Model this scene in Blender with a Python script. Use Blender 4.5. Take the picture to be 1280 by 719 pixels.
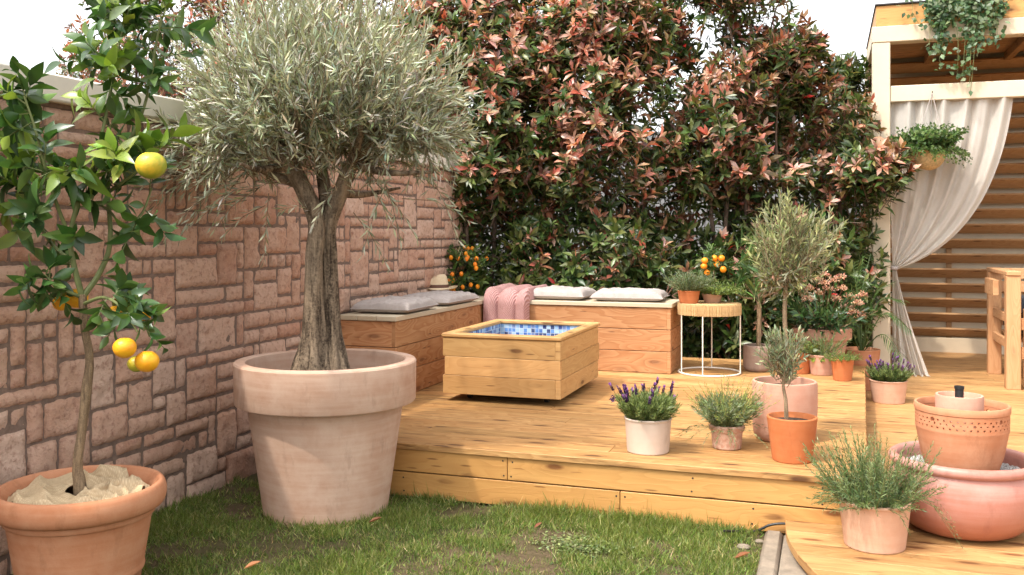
import bpy, bmesh, math, random
import numpy as np
from mathutils import Vector, Matrix, noise

for _o in list(bpy.data.objects): bpy.data.objects.remove(_o)
C = bpy.context.scene.collection
SC = bpy.context.scene
rng = np.random.default_rng(7)
random.seed(7)

# ------------------------------------------------------------------ camera, sky, sun, exposure
F_PX, Y_H, H_CAM = 1165.0, 292.0, 1.25          # focal length (px of 1280), horizon row, eye height
YAW = math.atan(395 / 1165)
CY, SY = math.cos(YAW), math.sin(YAW)
cam = bpy.data.cameras.new('camera')
cam.sensor_width = 36; cam.lens = 36 * F_PX / 1280
cam.shift_y = -(359.5 - Y_H) / 1280
cam.clip_start = .05; cam.clip_end = 2000
camo = bpy.data.objects.new('camera', cam); C.objects.link(camo)
camo.location = (0, 0, H_CAM); camo.rotation_euler = (math.pi / 2, 0, YAW)
SC.camera = camo

SUN_AZ = Vector((.56, .83, 0)).normalized()     # the way the shadows fall
SUN_EL = math.radians(57)
world = bpy.data.worlds.new('World'); SC.world = world; world.use_nodes = True
wn = world.node_tree; wn.nodes.clear()
sky = wn.nodes.new('ShaderNodeTexSky'); sky.sky_type = 'NISHITA'; sky.sun_disc = False
sky.sun_elevation = SUN_EL; sky.sun_rotation = math.atan2(-SUN_AZ.x, -SUN_AZ.y)
sky.air_density = 1.0; sky.dust_density = 4.0; sky.ozone_density = 1.0
hsv = wn.nodes.new('ShaderNodeHueSaturation'); hsv.inputs['Saturation'].default_value = .10
bgn = wn.nodes.new('ShaderNodeBackground'); bgn.inputs[1].default_value = .15
wo = wn.nodes.new('ShaderNodeOutputWorld')
wn.links.new(sky.outputs[0], hsv.inputs['Color']); wn.links.new(hsv.outputs[0], bgn.inputs[0]); wn.links.new(bgn.outputs[0], wo.inputs[0])
sl = bpy.data.lights.new('sun', 'SUN'); sl.energy = 1.05; sl.angle = math.radians(1.2); sl.color = (1, .92, .80)
so = bpy.data.objects.new('sun', sl); C.objects.link(so)
so.rotation_euler = Vector((SUN_AZ.x * math.cos(SUN_EL), SUN_AZ.y * math.cos(SUN_EL), -math.sin(SUN_EL))).to_track_quat('-Z', 'Y').to_euler()
SC.view_settings.view_transform = 'Standard'; SC.view_settings.look = 'None'
SC.view_settings.exposure = 1.80; SC.view_settings.gamma = 1

# ------------------------------------------------------------------ measuring helpers
def at_depth(px, d):
    X = (px - 640) / F_PX * d
    return X * CY - d * SY, X * SY + d * CY
def G(px, py, z=0.0):                            # point on the level z seen at that place of the photo
    d = F_PX * (H_CAM - z) / (py - Y_H)
    x, y = at_depth(px, d); return Vector((x, y, z))
def P3(px, py, d):
    x, y = at_depth(px, d); return Vector((x, y, H_CAM + (Y_H - py) / F_PX * d))
def on_y(px, py, Y):                             # point on the upright plane y = Y
    k = (px - 640) / F_PX
    d = Y / (k * SY + CY); return P3(px, py, d)
def depth_of(p): return -p[0] * SY + p[1] * CY
UP = np.array([0, 0, 1.0])

# ------------------------------------------------------------------ tagging
def tag(o, label=None, cat=None, group=None, kind=None):
    if label: o['label'] = label
    if cat: o['category'] = cat
    if group: o['group'] = group
    if kind: o['kind'] = kind
    return o
def thing(name, label, cat, loc=(0, 0, 0), group=None):
    o = bpy.data.objects.new(name, None); o.empty_display_size = .1; C.objects.link(o)
    o.location = loc; return tag(o, label, cat, group)
def wloc(o):
    v = Vector((0, 0, 0))
    while o is not None: v += o.location; o = o.parent
    return v

# ------------------------------------------------------------------ materials
def lin(h):
    h = h.lstrip('#'); v = [int(h[i:i + 2], 16) / 255 for i in (0, 2, 4)]
    return tuple(x / 12.92 if x <= .04045 else ((x + .055) / 1.055) ** 2.4 for x in v)
class NT:
    def __init__(s, name):
        s.m = bpy.data.materials.new(name); s.m.use_nodes = True; s.t = s.m.node_tree; s.t.nodes.clear()
        s.out = s.n('OutputMaterial'); s.b = s.n('BsdfPrincipled'); s.l(s.b.outputs[0], s.out.inputs[0])
    def n(s, typ, _p=None, **k):
        nd = s.t.nodes.new('ShaderNode' + typ)
        for a, v in (_p or {}).items(): setattr(nd, a, v)
        for a, v in k.items():
            key = int(a[1:]) if a[0] == 'i' and a[1:].isdigit() else a.replace('_', ' ')
            s.set(nd.inputs[key], v)
        return nd
    def set(s, inp, v):
        if isinstance(v, bpy.types.NodeSocket): s.t.links.new(v, inp)
        elif isinstance(v, (tuple, list)):
            v = tuple(v); d = inp.default_value
            inp.default_value = v + (1,) if len(d) == 4 and len(v) == 3 else v
        else: inp.default_value = v
    def l(s, a, b): s.t.links.new(a, b)
    def ramp(s, fac, stops, interp='LINEAR'):
        r = s.n('ValToRGB'); e = r.color_ramp; e.interpolation = interp
        while len(e.elements) < len(stops): e.elements.new(.5)
        for q, (p, c) in zip(e.elements, stops):
            q.position = p; q.color = tuple(c) + (1,) if len(c) == 3 else c
        s.set(r.inputs[0], fac); return r.outputs[0]
    def mix(s, fac, a, b, typ='MIX'):
        m = s.n('Mix', {'data_type': 'RGBA', 'blend_type': typ})
        s.set(m.inputs[0], fac); s.set(m.inputs[6], a); s.set(m.inputs[7], b); return m.outputs[2]
    def math(s, op, a, b=0.0, c=None):
        m = s.n('Math', {'operation': op}); s.set(m.inputs[0], a); s.set(m.inputs[1], b)
        if c is not None: s.set(m.inputs[2], c)
        return m.outputs[0]
    def maprange(s, v, a, b, c, d):
        m = s.n('MapRange'); s.set(m.inputs[0], v)
        for i, q in enumerate((a, b, c, d)): m.inputs[i + 1].default_value = q
        return m.outputs[0]
    def scale(s, vec, sc):
        m = s.n('VectorMath', {'operation': 'MULTIPLY'}); s.set(m.inputs[0], vec); s.set(m.inputs[1], sc); return m.outputs[0]
    def noise(s, vec, sc, det=4, rough=.55, dist=0.0):
        q = s.n('TexNoise', Scale=sc, Detail=det, Roughness=rough, Distortion=dist); s.set(q.inputs['Vector'], vec); return q.outputs[0]
    def bump(s, h, strength, dist=.01, chain=None):
        b = s.n('Bump', Strength=strength, Distance=dist); s.set(b.inputs['Height'], h)
        if chain is not None: s.l(chain, b.inputs['Normal'])
        return b.outputs[0]
    def fin(s, col, rough=.7, nrm=None, **k):
        s.set(s.b.inputs['Base Color'], col); s.set(s.b.inputs['Roughness'], rough)
        if nrm is not None: s.l(nrm, s.b.inputs['Normal'])
        for a, v in k.items(): s.set(s.b.inputs[a.replace('_', ' ')], v)
        return s.m

def wood(name, light, dark, knot, rough=.6, var=.22, grain=.5, knots=1.0, stain=0.0):
    s = NT(name)
    uv = s.n('UVMap').outputs[0]
    rnd = s.n('NewGeometry').outputs['Random Per Island']
    off = s.n('CombineXYZ', X=s.math('MULTIPLY', rnd, 57.3), Y=s.math('MULTIPLY', rnd, 31.7), Z=s.math('MULTIPLY', rnd, 11.1)).outputs[0]
    v = s.n('VectorMath', {'operation': 'ADD'}); s.set(v.inputs[0], uv); s.set(v.inputs[1], off); v = v.outputs[0]
    vor = s.n('TexVoronoi', {'voronoi_dimensions': '2D'}, Scale=1.0, Randomness=1.0); s.set(vor.inputs['Vector'], s.scale(v, (2.3, 7.5, 1)))
    kd = vor.outputs['Distance']
    # growth rings bend round the knots
    warp = s.noise(s.scale(v, (1.0, 5.0, 1)), 1.0, 3, .5)
    ringc = s.math('ADD', s.math('MULTIPLY', warp, 9.0), s.math('MULTIPLY', s.maprange(kd, 0, .45, 1, 0), 1.6))
    ring = s.math('FRACT', s.math('MULTIPLY', ringc, 1.6))
    ring = s.ramp(ring, [(0, (0, 0, 0)), (.75, (.75, .75, .75)), (.9, (1, 1, 1)), (1, (0, 0, 0))])
    fine = s.noise(s.scale(v, (2.5, 160, 1)), 1.0, 4, .65)
    mid = s.noise(s.scale(v, (1.4, 26, 1)), 1.0, 4, .6)
    g = s.math('ADD', s.math('MULTIPLY', ring, .34 * grain), s.math('ADD', s.math('MULTIPLY', fine, .25), s.math('MULTIPLY', mid, .55)))
    g = s.maprange(g, .25, .85, 0, 1)
    col = s.mix(g, light, dark)
    hue = s.noise(s.scale(v, (.5, 3, 1)), 1.0, 2, .5)
    col = s.mix(s.maprange(hue, .35, .7, 0, .35), col, tuple(x * y for x, y in zip(dark, (1.05, .85, .7))))
    if knots > 0:
        kn2 = s.n('TexNoise', Scale=1.0, Detail=1.0); s.set(kn2.inputs['Vector'], s.scale(v, (1.1, 3.1, 1)))
        have = s.maprange(kn2.outputs[0], .44, .5, 0, 1)
        kk = s.math('MULTIPLY', s.maprange(kd, .06, .115, 1, 0), have)
        halo = s.math('MULTIPLY', s.maprange(kd, .08, .30, .6, 0), have)
        col = s.mix(s.math('MULTIPLY', halo, knots), col, tuple(a * .62 + b * .25 for a, b in zip(dark, knot)))
        col = s.mix(s.math('MULTIPLY', kk, knots), col, knot)
        pitch = s.n('TexVoronoi', {'voronoi_dimensions': '2D'}, Scale=1.0); s.set(pitch.inputs['Vector'], s.scale(v, (3.5, 26, 1)))
        col = s.mix(s.math('MULTIPLY', s.maprange(pitch.outputs['Distance'], .06, .12, .75, 0), s.maprange(mid, .5, .6, 0, 1)), col, knot)
    if stain > 0:
        st = s.noise(s.scale(v, (2.6, 26, 1)), 1.0, 6, .72)
        col = s.mix(s.maprange(st, .53, .68, 0, stain), col, tuple(x * .45 for x in dark))
    br = s.maprange(rnd, 0, 1, 1 - var, 1 + var * .6)
    col = s.mix(1.0, col, s.n('CombineColor', Red=br, Green=br, Blue=s.math('POWER', br, 1.25)).outputs[0], 'MULTIPLY')
    nr = s.bump(g, .25, .004)
    return s.fin(col, s.maprange(g, 0, 1, rough - .08, rough + .12), nr, Specular_IOR_Level=.35)

def clay(name, base, alt, bloom, bl=.45, rough=.85, spots=.3, rings=.5, sc=6.0, foot=None):
    s = NT(name)
    oc = s.n('TexCoord').outputs['Object']
    rnd = s.n('ObjectInfo').outputs['Random']
    v = s.n('VectorMath', {'operation': 'ADD'}); s.set(v.inputs[0], oc); s.set(v.inputs[1], s.n('CombineXYZ', X=s.math('MULTIPLY', rnd, 20.0), Y=rnd).outputs[0]); v = v.outputs[0]
    n1 = s.noise(v, sc, 5, .6, .5); n2 = s.noise(v, sc * 2.7, 5, .65); n3 = s.noise(v, 160, 3, .6)
    band = s.noise(s.scale(v, (1.3, 1.3, 26)), 1.4, 4, .6)
    col = s.mix(s.maprange(n1, .3, .7, 0, 1), base, alt)
    col = s.mix(s.math('MULTIPLY', s.maprange(band, .4, .75, 0, 1), rings * .6), col, bloom)
    col = s.mix(s.math('MULTIPLY', s.maprange(n2, .42, .72, 0, 1), bl), col, bloom)
    col = s.mix(s.math('MULTIPLY', s.maprange(n3, .62, .74, 0, 1), spots), col, tuple(x * .55 for x in base))
    if foot:                                     # fired clay below the chalky bloom, plus shade painted towards the foot
        zz = s.n('SeparateXYZ'); s.l(oc, zz.inputs[0]); zn = s.math('ADD', zz.outputs[2], s.math('MULTIPLY', n1, .12))
        col = s.mix(s.maprange(zn, foot[1], foot[2], .85, 0), col, foot[0])
    drt = s.noise(s.scale(v, (9, 9, 3)), 1.6, 6, .7)
    col = s.mix(s.maprange(drt, .55, .75, 0, .5), col, tuple(x * .6 for x in alt))
    h = s.math('ADD', s.math('MULTIPLY', band, .6), s.math('MULTIPLY', n3, .5))
    return s.fin(col, rough, s.bump(h, .28, .003), Specular_IOR_Level=.25)

def leafmat(name, rough=.42, trans=.32, spec=.45, back=None, tint=1.25):
    s = NT(name)
    a = s.n('VertexColor', {'layer_name': 'Col'}).outputs[0]
    geo = s.n('NewGeometry')
    rnd = geo.outputs['Random Per Island']
    col = s.mix(1.0, a, s.ramp(rnd, [(0, (.62, .66, .6)), (1, (1.3, 1.25, 1.2))]), 'MULTIPLY')
    if back: col = s.mix(s.math('MULTIPLY', geo.outputs['Backfacing'], .75), col, back)
    oc = s.n('TexCoord').outputs['Object']
    sp = s.noise(oc, 55, 3, .6)
    col = s.mix(s.maprange(sp, .45, .75, 0, .35), col, s.mix(1.0, col, (1.35, 1.2, .7), 'MULTIPLY'))
    s.fin(col, rough, None, Specular_IOR_Level=spec)
    tr = s.n('BsdfTranslucent'); s.l(s.mix(1.0, col, (tint, tint * 1.05, tint * .6), 'MULTIPLY'), tr.inputs[0])
    mx = s.n('MixShader'); mx.inputs[0].default_value = trans
    s.l(s.b.outputs[0], mx.inputs[1]); s.l(tr.outputs[0], mx.inputs[2]); s.l(mx.outputs[0], s.out.inputs[0])
    return s.m

def barkmat(name, a, b, sc=14, strength=.7):
    s = NT(name); oc = s.n('TexCoord').outputs['Object']
    v = s.scale(oc, (1, 1, .16))
    n1 = s.noise(v, sc * 3.2, 6, .7, .6); n2 = s.noise(v, sc, 3, .5); n3 = s.noise(oc, sc * 8, 4, .7)
    f = s.math('ADD', s.math('MULTIPLY', n1, .65), s.math('MULTIPLY', n3, .35))
    col = s.mix(s.maprange(f, .42, .58, 0, 1), a, b)
    col = s.mix(s.maprange(n2, .45, .65, 0, .4), col, tuple(x * 1.35 for x in b))
    return s.fin(col, .9, s.bump(f, strength, .02), Specular_IOR_Level=.2)

def fabric(name, c1, c2, sc=420, trans=0.0, rough=.9, diag=False):
    s = NT(name)
    uv = s.n('UVMap').outputs[0]
    w1 = s.n('TexWave', {'bands_direction': 'DIAGONAL' if diag else 'X'}, Scale=sc, Distortion=1.2, Detail=1.0); s.l(uv, w1.inputs[0])
    w2 = s.n('TexWave', {'bands_direction': 'Y'}, Scale=sc, Distortion=1.2, Detail=1.0); s.l(uv, w2.inputs[0])
    w = s.math('MULTIPLY', w1.outputs[0], w2.outputs[0]) if not diag else w1.outputs[0]
    n = s.noise(s.scale(uv, (60, 60, 60)), 1.0, 4, .7)
    n2 = s.noise(s.scale(uv, (7, 7, 7)), 1.0, 3, .6)
    col = s.mix(s.maprange(s.math('ADD', s.math('MULTIPLY', w, .5), n), .4, 1.1, 0, 1), c1, c2)
    col = s.mix(s.maprange(n2, .4, .7, 0, .25), col, tuple(x * .8 for x in c1))
    nb = s.bump(s.math('ADD', w, s.math('MULTIPLY', n, .6)), .35 if not diag else .9, .002 if not diag else .006)
    s.fin(col, rough, nb, Specular_IOR_Level=.15)
    if trans > 0:
        tr = s.n('BsdfTranslucent'); s.l(col, tr.inputs[0])
        mx = s.n('MixShader'); mx.inputs[0].default_value = trans
        s.l(s.b.outputs[0], mx.inputs[1]); s.l(tr.outputs[0], mx.inputs[2]); s.l(mx.outputs[0], s.out.inputs[0])
    return s.m

def plain(name, col, rough=.6, var=.12, sc=12, bump=.15, metal=0.0, spec=.4):
    s = NT(name); oc = s.n('TexCoord').outputs['Object']
    n = s.noise(oc, sc, 5, .6); n2 = s.noise(oc, sc * 9, 4, .6)
    c = s.mix(s.maprange(n, .3, .7, 0, 1), tuple(x * (1 - var) for x in col), tuple(min(1, x * (1 + var)) for x in col))
    c = s.mix(s.maprange(n2, .6, .8, 0, var * 1.5), c, tuple(x * .6 for x in col))
    return s.fin(c, rough, s.bump(n2, bump, .004), Metallic=metal, Specular_IOR_Level=spec)

M = {}
M['deck'] = wood('deck_wood', (.54, .32, .13), (.35, .17, .055), (.10, .04, .015), .55, .2, 1.0, 1.0, 1.0)
M['skirt'] = wood('skirt_wood', (.52, .295, .10), (.41, .205, .06), (.13, .045, .012), .5, .1, .7, .9, .1)
M['low_deck'] = wood('lower_deck_wood', (.50, .295, .125), (.33, .165, .058), (.13, .045, .015), .55, .24, .8, .85, .6)
M['tub'] = wood('tub_wood', (.57, .355, .15), (.43, .235, .085), (.12, .045, .015), .55, .16, .8, .8)
M['larch'] = wood('larch_wood', (.55, .305, .15), (.40, .185, .078), (.10, .03, .015), .6, .2, 1.5, .5)
M['cap'] = wood('pale_board', (.52, .45, .33), (.45, .37, .255), (.45, .33, .18), .6, .06, .25, .15)
M['cream'] = plain('cream_painted_timber', (.58, .48, .345), .55, .05, 9, .12)
M['fascia'] = wood('fascia_wood', (.62, .36, .13), (.50, .25, .08), (.14, .05, .015), .55, .1, .6, .8)
M['slat'] = wood('slat_wood', (.50, .30, .15), (.34, .18, .078), (.10, .035, .012), .6, .25, .8, .6)
M['chair'] = wood('chair_wood', (.58, .33, .17), (.46, .225, .10), (.16, .06, .03), .6, .14, .9, .5)
M['tc_big'] = clay('pale_terracotta', (.52, .33, .235), (.455, .265, .18), (.63, .46, .36), .55, .9, .12, .9, 3.0)
M['tc_orange'] = clay('orange_terracotta', (.46, .19, .095), (.40, .155, .072), (.58, .33, .20), .32, .85, .2, .5, 5)
M['tc_deep'] = clay('deep_orange_terracotta', (.46, .145, .048), (.40, .115, .038), (.50, .22, .10), .2, .8, .15, .4, 8)
M['tc_pink'] = clay('pink_terracotta', (.50, .26, .18), (.44, .215, .14), (.56, .36, .27), .4, .85, .2, .6, 6)
M['tc_peach'] = clay('peach_terracotta', (.54, .315, .21), (.50, .28, .18), (.63, .43, .32), .3, .85, .12, .5, 6)
M['tc_old'] = clay('weathered_terracotta', (.42, .215, .14), (.36, .17, .11), (.60, .47, .37), .7, .9, .5, .4, 22)
M['tc_white'] = clay('cream_ceramic', (.55, .43, .35), (.51, .395, .315), (.60, .49, .41), .3, .6, .1, .3, 6)
M['tc_taupe'] = clay('taupe_ceramic', (.25, .17, .13), (.21, .14, .105), (.30, .22, .17), .3, .6, .1, .5, 8)
M['tc_bowl'] = clay('rose_terracotta', (.42, .19, .15), (.36, .14, .10), (.50, .30, .255), .5, .38, .12, 1.0, 2.6, ((.34, .115, .058), .10, .26))
M['soil'] = plain('dark_soil', (.06, .04, .028), .95, .5, 60, .9)
M['gravel'] = plain('grey_gravel', (.42, .40, .38), .9, .4, 90, .8)
M['white_stone'] = plain('white_pebble', (.72, .70, .66), .6, .1, 30, .1)
M['black'] = plain('black_plastic', (.012, .013, .013), .5, .1)
M['concrete'] = plain('weathered_concrete', (.22, .175, .13), .9, .25, 18, .6)
M['render'] = plain('pale_grey_render', (.22, .22, .225), .9, .08, 4, .2)
M['coping'] = plain('pale_coping', (.70, .65, .56), .6, .06, 10, .1)
M['mortar'] = plain('dark_mortar', (.19, .13, .10), .95, .3, 40, .6)
M['white_metal'] = plain('white_painted_metal', (.72, .66, .56), .4, .04)
M['roof_felt'] = plain('dark_roof_felt', (.045, .04, .04), .9, .2)
M['olive_bark'] = barkmat('olive_bark', (.045, .030, .020), (.29, .215, .145), 11, 1.0)
M['brown_bark'] = barkmat('brown_bark', (.12, .08, .05), (.30, .21, .125), 30, .5)
M['dark_bark'] = barkmat('dark_bark', (.05, .035, .028), (.13, .09, .065), 30, .4)
M['green_stem'] = plain('green_stem', (.14, .16, .055), .6, .2, 40)
M['leaf'] = leafmat('green_leaf')
M['leaf_gloss'] = leafmat('glossy_leaf', .3, .22, .5)
M['leaf_photinia'] = leafmat('photinia_leaf', .33, .28, .5)
M['leaf_olive'] = leafmat('olive_leaf', .5, .18, .35, (.36, .37, .28))
M['grass'] = leafmat('grass_blade', .5, .4, .3)
M['petal'] = leafmat('petal', .7, .35, .15, None, 1.1)
M['burlap'] = fabric('burlap', (.42, .31, .185), (.60, .47, .31), 45)
M['linen'] = fabric('sheer_linen', (.74, .69, .62), (.82, .78, .72), 220, .5)
M['cushion'] = fabric('cushion_cloth', (.35, .30, .275), (.43, .38, .35), 300)
M['blanket'] = fabric('pink_knit', (.42, .22, .205), (.58, .35, .33), 34, 0, .95, True)
M['dark_cloth'] = fabric('dark_grey_cloth', (.035, .04, .048), (.06, .065, .075), 200)
M['straw'] = fabric('pale_straw', (.66, .50, .32), (.76, .62, .43), 160)
M['band'] = plain('brown_ribbon', (.12, .055, .035), .7, .1)
M['rope'] = fabric('woven_rope', (.44, .27, .11), (.72, .52, .29), 90)
M['coco'] = plain('coconut_fibre', (.52, .38, .20), .95, .35, 60, .9)

def fruitmat(name, a, b):
    s = NT(name); oc = s.n('TexCoord').outputs['Object']
    n = s.noise(oc, 18, 3, .5); p = s.n('TexVoronoi', Scale=190.0); s.l(oc, p.inputs[0])
    col = s.mix(s.maprange(n, .4, .62, 0, 1), a, b)
    return s.fin(col, .42, s.bump(p.outputs[0], .35, .0015), Specular_IOR_Level=.4)
M['fruit_green'] = fruitmat('greenish_citrus_peel', (.28, .31, .025), (.66, .42, .03))
M['fruit_orange'] = fruitmat('orange_citrus_peel', (.80, .40, .015), (.78, .32, .012))
M['kumquat'] = fruitmat('kumquat_peel', (.82, .28, .01), (.76, .2, .01))

def stonemat():
    s = NT('split_stone'); geo = s.n('NewGeometry'); r = geo.outputs['Random Per Island']
    oc = s.n('TexCoord').outputs['Object']
    base = s.ramp(r, [(0, (.55, .285, .185)), (.18, (.68, .44, .32)), (.36, (.60, .335, .225)), (.52, (.70, .49, .375)), (.66, (.50, .25, .16)), (.82, (.65, .41, .295)), (1, (.58, .35, .245))])
    n1 = s.noise(oc, 7, 5, .65, .4); n2 = s.noise(oc, 38, 6, .7); n3 = s.noise(oc, 130, 4, .7)
    col = s.mix(s.maprange(n1, .35, .68, 0, .55), base, (.68, .47, .36))
    col = s.mix(s.maprange(n2, .5, .7, 0, .8), col, (.30, .135, .095))
    col = s.mix(s.maprange(n3, .58, .74, 0, .5), col, (.72, .57, .47))
    h = s.math('ADD', s.math('MULTIPLY', n2, .8), s.math('MULTIPLY', n3, .45))
    return s.fin(col, .92, s.bump(h, 1.0, .02), Specular_IOR_Level=.2)
M['stone'] = stonemat()
def tilemat():
    s = NT('blue_mosaic_tile'); r = s.n('NewGeometry').outputs['Random Per Island']
    col = s.ramp(r, [(0, (.02, .035, .12)), (.16, (.055, .13, .36)), (.34, (.12, .25, .52)), (.5, (.30, .45, .62)), (.62, (.045, .07, .22)), (.74, (.17, .22, .40)), (.88, (.42, .55, .66))], 'CONSTANT')
    n = s.noise(s.n('TexCoord').outputs['Object'], 60, 3)
    return s.fin(s.mix(s.maprange(n, .4, .7, 0, .2), col, (.4, .5, .62)), .15, None, Specular_IOR_Level=.5)
M['tile'] = tilemat()
M['grout'] = plain('pale_grout', (.62, .63, .64), .8, .08)
def groundmat():
    s = NT('garden_soil'); oc = s.n('TexCoord').outputs['Object']
    n = s.noise(oc, 1.6, 6, .65); n2 = s.noise(oc, 30, 6, .7); n3 = s.noise(oc, 160, 3, .6)
    col = s.mix(s.maprange(n2, .3, .7, 0, 1), (.085, .058, .034), (.19, .135, .082))
    col = s.mix(s.maprange(n, .42, .6, 0, .6), col, (.075, .085, .028))
    col = s.mix(s.maprange(n3, .62, .75, 0, .5), col, (.26, .2, .13))
    return s.fin(col, .95, s.bump(s.math('ADD', n2, n3), .8, .02), Specular_IOR_Level=.1)
M['ground'] = groundmat()
M['dry_leaf'] = leafmat('dry_leaf', .7, .25, .2)

# ------------------------------------------------------------------ mesh builder
class MB:
    def __init__(s): s.V = []; s.Fq = []; s.Ft = []; s.Uq = []; s.Ut = []; s.Cc = []; s.n = 0; s.col = False
    def add(s, V, F, uv=None, col=None):
        V = np.asarray(V, float).reshape(-1, 3); F = np.asarray(F, int)
        if len(F) == 0: return
        k = F.shape[1]
        uv = np.zeros((len(F), k, 2)) if uv is None else np.asarray(uv, float).reshape(len(F), k, 2)
        (s.Fq if k == 4 else s.Ft).append(F + s.n); (s.Uq if k == 4 else s.Ut).append(uv)
        s.V.append(V)
        if col is None: col = np.ones((len(V), 3)) * .5
        else: s.col = True; col = np.broadcast_to(np.asarray(col, float), (len(V), 3))
        s.Cc.append(col); s.n += len(V)
    def bm(s, bm, L=None, col=None):             # a bmesh of tris / quads / n-gons; L = axis the grain runs along
        bmesh.ops.triangulate(bm, faces=[f for f in bm.faces if len(f.verts) > 4])
        bm.verts.ensure_lookup_table(); bm.verts.index_update()
        V = np.array([v.co[:] for v in bm.verts]) if len(bm.verts) else np.zeros((0, 3))
        n0 = s.n; Q, T, UQ, UT = [], [], [], []
        ax = 0 if L is None else L; a, b = [i for i in range(3) if i != ax]
        bm.normal_update()
        for f in bm.faces:
            idx = [v.index for v in f.verts]; nn = f.normal
            k = max(range(3), key=lambda i: abs(nn[i]))
            uv = []
            for v in f.verts:
                p = v.co
                if k == ax: uv.append((p[a] * .15, p[b]))
                elif k == a: uv.append((p[ax], p[b] + .37))
                else: uv.append((p[ax], p[a]))
            (Q if len(idx) == 4 else T).append(idx); (UQ if len(idx) == 4 else UT).append(uv)
        s.V.append(V); s.Cc.append(np.ones((len(V), 3)) * .5 if col is None else np.broadcast_to(np.asarray(col, float), (len(V), 3)))
        if col is not None: s.col = True
        if Q: s.Fq.append(np.array(Q) + n0); s.Uq.append(np.array(UQ))
        if T: s.Ft.append(np.array(T) + n0); s.Ut.append(np.array(UT))
        s.n += len(V); bm.free()
    def box(s, lo, hi, L=0, bev=.003, rot=None, piv=None):
        lo = Vector(lo); hi = Vector(hi); c = (lo + hi) / 2; d = hi - lo
        bm = bmesh.new(); bmesh.ops.create_cube(bm, size=1)
        for v in bm.verts: v.co = Vector((v.co.x * d.x, v.co.y * d.y, v.co.z * d.z))
        if bev > 0: bmesh.ops.bevel(bm, geom=list(bm.edges), offset=min(bev, min(d) * .45), segments=1, affect='EDGES')
        j0 = s.n
        for v in bm.verts: v.co += c
        s.bm(bm, L)
        if rot is not None:
            p = np.array(piv if piv is not None else c); R = np.array(rot.to_3x3())
            s.V[-1] = (s.V[-1] - p) @ R.T + p
    def lathe(s, prof, c=(0, 0, 0), seg=56, ex=1.0, ey=1.0, rot=0, wob=0):
        prof = np.array(prof, float); n = len(prof)
        th = np.linspace(0, 2 * math.pi, seg, endpoint=False) + rot
        r = np.maximum(prof[:, 0], 1e-4)[:, None]
        w = 1 + wob * np.sin(th * 2 + 1)[None, :] + wob * .6 * np.sin(th * 3 + 2.2)[None, :]
        V = np.stack([c[0] + r * np.cos(th) * ex * w, c[1] + r * np.sin(th) * ey * w, c[2] + np.repeat(prof[:, 1:2], seg, 1)], -1).reshape(-1, 3)
        i = np.arange(n - 1)[:, None] * seg; j = np.arange(seg)[None, :]; k = (j + 1) % seg
        F = np.stack([i + j, i + k, i + seg + k, i + seg + j], -1).reshape(-1, 4)
        uu = np.stack([j / seg + 0 * i, (j + 1) / seg + 0 * i, (j + 1) / seg + 0 * i, j / seg + 0 * i], -1).reshape(-1, 4) * 2 * math.pi * .2
        zz = np.concatenate([[0], np.cumsum(np.hypot(np.diff(prof[:, 0]), np.diff(prof[:, 1])))])
        z0 = np.repeat(zz[:-1], seg); z1 = np.repeat(zz[1:], seg)
        s.add(V, F, np.stack([uu, np.stack([z0, z0, z1, z1], -1)], -1))
    def tube(s, pts, rad, seg=10, col=None, lump=0):
        P = np.array([tuple(p) for p in pts], float); n = len(P)
        R = np.broadcast_to(np.asarray(rad, float), (n,)).copy()
        T = np.gradient(P, axis=0); T /= np.linalg.norm(T, axis=1)[:, None] + 1e-9
        a = np.array([1, 0, 0.]) if abs(T[0][0]) < .8 else np.array([0, 1., 0])
        u = np.cross(T[0], a); u /= np.linalg.norm(u); U = []
        for t in T:
            u = u - t * (u @ t); u /= np.linalg.norm(u) + 1e-9; U.append(u)
        U = np.array(U); W = np.cross(T, U)
        th = np.linspace(0, 2 * math.pi, seg, endpoint=False)
        rr = R[:, None] * (1 + (lump * rng.normal(size=(n, seg)) if lump else 0))
        V = P[:, None] + rr[..., None] * (np.cos(th)[None, :, None] * U[:, None] + np.sin(th)[None, :, None] * W[:, None])
        V = V.reshape(-1, 3)
        i = np.arange(n - 1)[:, None] * seg; j = np.arange(seg)[None, :]; k = (j + 1) % seg
        F = np.stack([i + j, i + k, i + seg + k, i + seg + j], -1).reshape(-1, 4)
        ln = np.concatenate([[0], np.cumsum(np.linalg.norm(np.diff(P, axis=0), axis=1))])
        c0 = (j / seg * 6.28 * R[:-1, None]); c1 = ((j + 1) / seg * 6.28 * R[:-1, None])
        l0 = ln[:-1, None] + 0 * j; l1 = ln[1:, None] + 0 * j
        uv = np.stack([np.stack([l0, l0, l1, l1], -1), np.stack([c0, c1, c1, c0], -1)], -1).reshape(-1, 4, 2)
        s.add(V, F, uv, col)
        for e, q in ((0, P[0]), (n - 1, P[-1])):
            ring = np.arange(seg)
            VV = np.vstack([V[e * seg:(e + 1) * seg], q]); FF = np.stack([ring, (ring + 1) % seg, np.full(seg, seg)], -1)
            if e == 0: FF = FF[:, ::-1]
            s.add(VV, FF, None, col)
    def grid(s, Pg, uv=None, col=None, closed=False):   # Pg (nu, nv, 3)
        nu, nv = Pg.shape[:2]
        i, j = np.meshgrid(np.arange(nu - 1), np.arange(nv - 1), indexing='ij')
        q = lambda a, b: a * nv + b
        F = np.stack([q(i, j), q(i + 1, j), q(i + 1, j + 1), q(i, j + 1)], -1).reshape(-1, 4)
        if uv is not None: uv = uv.reshape(-1, 2)[F]
        s.add(Pg.reshape(-1, 3), F, uv, col)
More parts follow.
